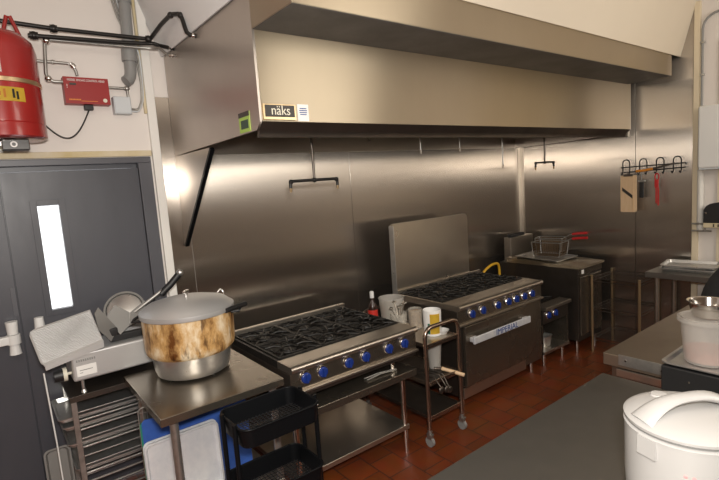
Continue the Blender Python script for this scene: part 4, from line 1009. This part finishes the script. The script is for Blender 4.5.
# arched carrying handle across the lid
hp = []
ang = math.radians(150)
uu = Vector((math.cos(ang), math.sin(ang), 0)); vv = Vector((-uu.y, uu.x, 0))
cen = Vector((*rc, zr+.022))
N_ = 14
bmh = bmesh.new(); ring = []
for i in range(N_+1):
    u = -1+2*i/N_
    c = cen+uu*(u*(R0-.015))+Vector((0, 0, .052*(1-abs(u)**2.6)))
    wd = .024+.018*abs(u)**2; th = .011+.004*abs(u)
    tdir = (uu+Vector((0, 0, -.052*2.6*abs(u)**1.6*(1 if u > 0 else -1)/(R0-.015)))).normalized(); nz_ = tdir.cross(vv).normalized()
    ring.append([bmh.verts.new(c+vv*(wd*math.cos(2*PI*k/12)*(1.0))+nz_*(th*math.sin(2*PI*k/12))) for k in range(12)])
for A, B in zip(ring, ring[1:]):
    for k in range(12): bmh.faces.new((A[k], A[(k+1) % 12], B[(k+1) % 12], B[k]))
bmh.faces.new(ring[0][::-1]); bmh.faces.new(ring[-1]); bmesh.ops.recalc_face_normals(bmh, faces=bmh.faces)
q = MB(); q.add(bmh); q.build('lid_handle', 'cooker', ld)
MB().lathe([(0, 0), (.026, 0), (.022, .010), (0, .012)], (rc[0]+.04, rc[1]+.09, zr+.032), 24).build('steam_vent', 'cooker', ld)
# latch on the camera-left side
la = math.radians(163)
lu = Vector((math.cos(la), math.sin(la), 0)); lv = Vector((-lu.y, lu.x, 0))
c = Vector((*rc, 0))+lu*(R0+.006)
MB().prism([c-lv*.028+Vector((0, 0, zr-.06)), c+lv*.028+Vector((0, 0, zr-.06)), c+lv*.026+Vector((0, 0, zr-.006)), c-lv*.026+Vector((0, 0, zr-.006))], lu*-.012).build('latch', 'cooker', t)
# faded pink print on the front
pr_ = MB()
for i in range(9):
    a = math.radians(205+random.uniform(-9, 9)); zz = z0+.185+random.uniform(-.03, .03)
    p = Vector((rc[0]+(R0-.0025)*math.cos(a), rc[1]+(R0-.0025)*math.sin(a), zz))
    pr_.lathe([(0, 0), (.006+.004*random.random(), 0), (.005, .0022), (0, .0024)], p, 10, (math.cos(a), math.sin(a), 0))
pr_.build('flower_print', 'decor', t)

# ------------------------------------------------------------------ light
def area(name, loc, size, sizey, power, col=(1, .93, .82), aim=None):
    l = bpy.data.lights.new(name, 'AREA'); l.shape = 'RECTANGLE'; l.size = size; l.size_y = sizey; l.energy = power; l.color = col
    o = bpy.data.objects.new(name, l); COL.objects.link(o); o.location = loc
    if aim: o.rotation_euler = (Vector(aim)-Vector(loc)).to_track_quat('-Z', 'Y').to_euler()
    return o
area('photo_lamp', (.03, -.06, 2.08), .22, .12, 66, (1, .95, .88), (1.6, 3.0, 1.75))
area('bounce_fill', (-.7, -.1, ZC-.03), 2.8, 2.4, 52)  # broad soft fill added in place of light bounced off the ceiling
area('bounce_fill', (3.7, -1.2, 2.8), 1.9, 1.3, 46, aim=(4.3, 2.0, 2.2))  # added fill, hung low and aimed to brighten soffit and right wall

wd = bpy.data.worlds.new('daylight'); S.world = wd; wd.use_nodes = True
bgn = wd.node_tree.nodes['Background']; bgn.inputs[0].default_value = (.93, .96, 1., 1); bgn.inputs[1].default_value = 3.

# ------------------------------------------------------------------ camera
F = 485.376; yaw, pit, rol = [math.radians(a) for a in (37.5612, 6.8756, 4.0051)]
fw = Vector((math.sin(yaw)*math.cos(pit), math.cos(yaw)*math.cos(pit), -math.sin(pit)))
rt = Vector((math.cos(yaw), -math.sin(yaw), 0)); dn = fw.cross(rt)
r2 = rt*math.cos(rol)+dn*math.sin(rol); d2 = -rt*math.sin(rol)+dn*math.cos(rol)
cam = bpy.data.cameras.new('camera'); cam.sensor_width = 36; cam.lens = F*36/719; cam.clip_start = .02
co = bpy.data.objects.new('camera', cam); COL.objects.link(co)
mxc = Matrix((r2, -d2, -fw)).transposed().to_4x4(); mxc.translation = (0, 0, CAMH)
co.matrix_world = mxc
S.camera = co
S.view_settings.view_transform = 'Standard'; S.view_settings.look = 'None'
S.view_settings.exposure = .08; S.view_settings.gamma = 1; S.view_settings.use_curve_mapping = False
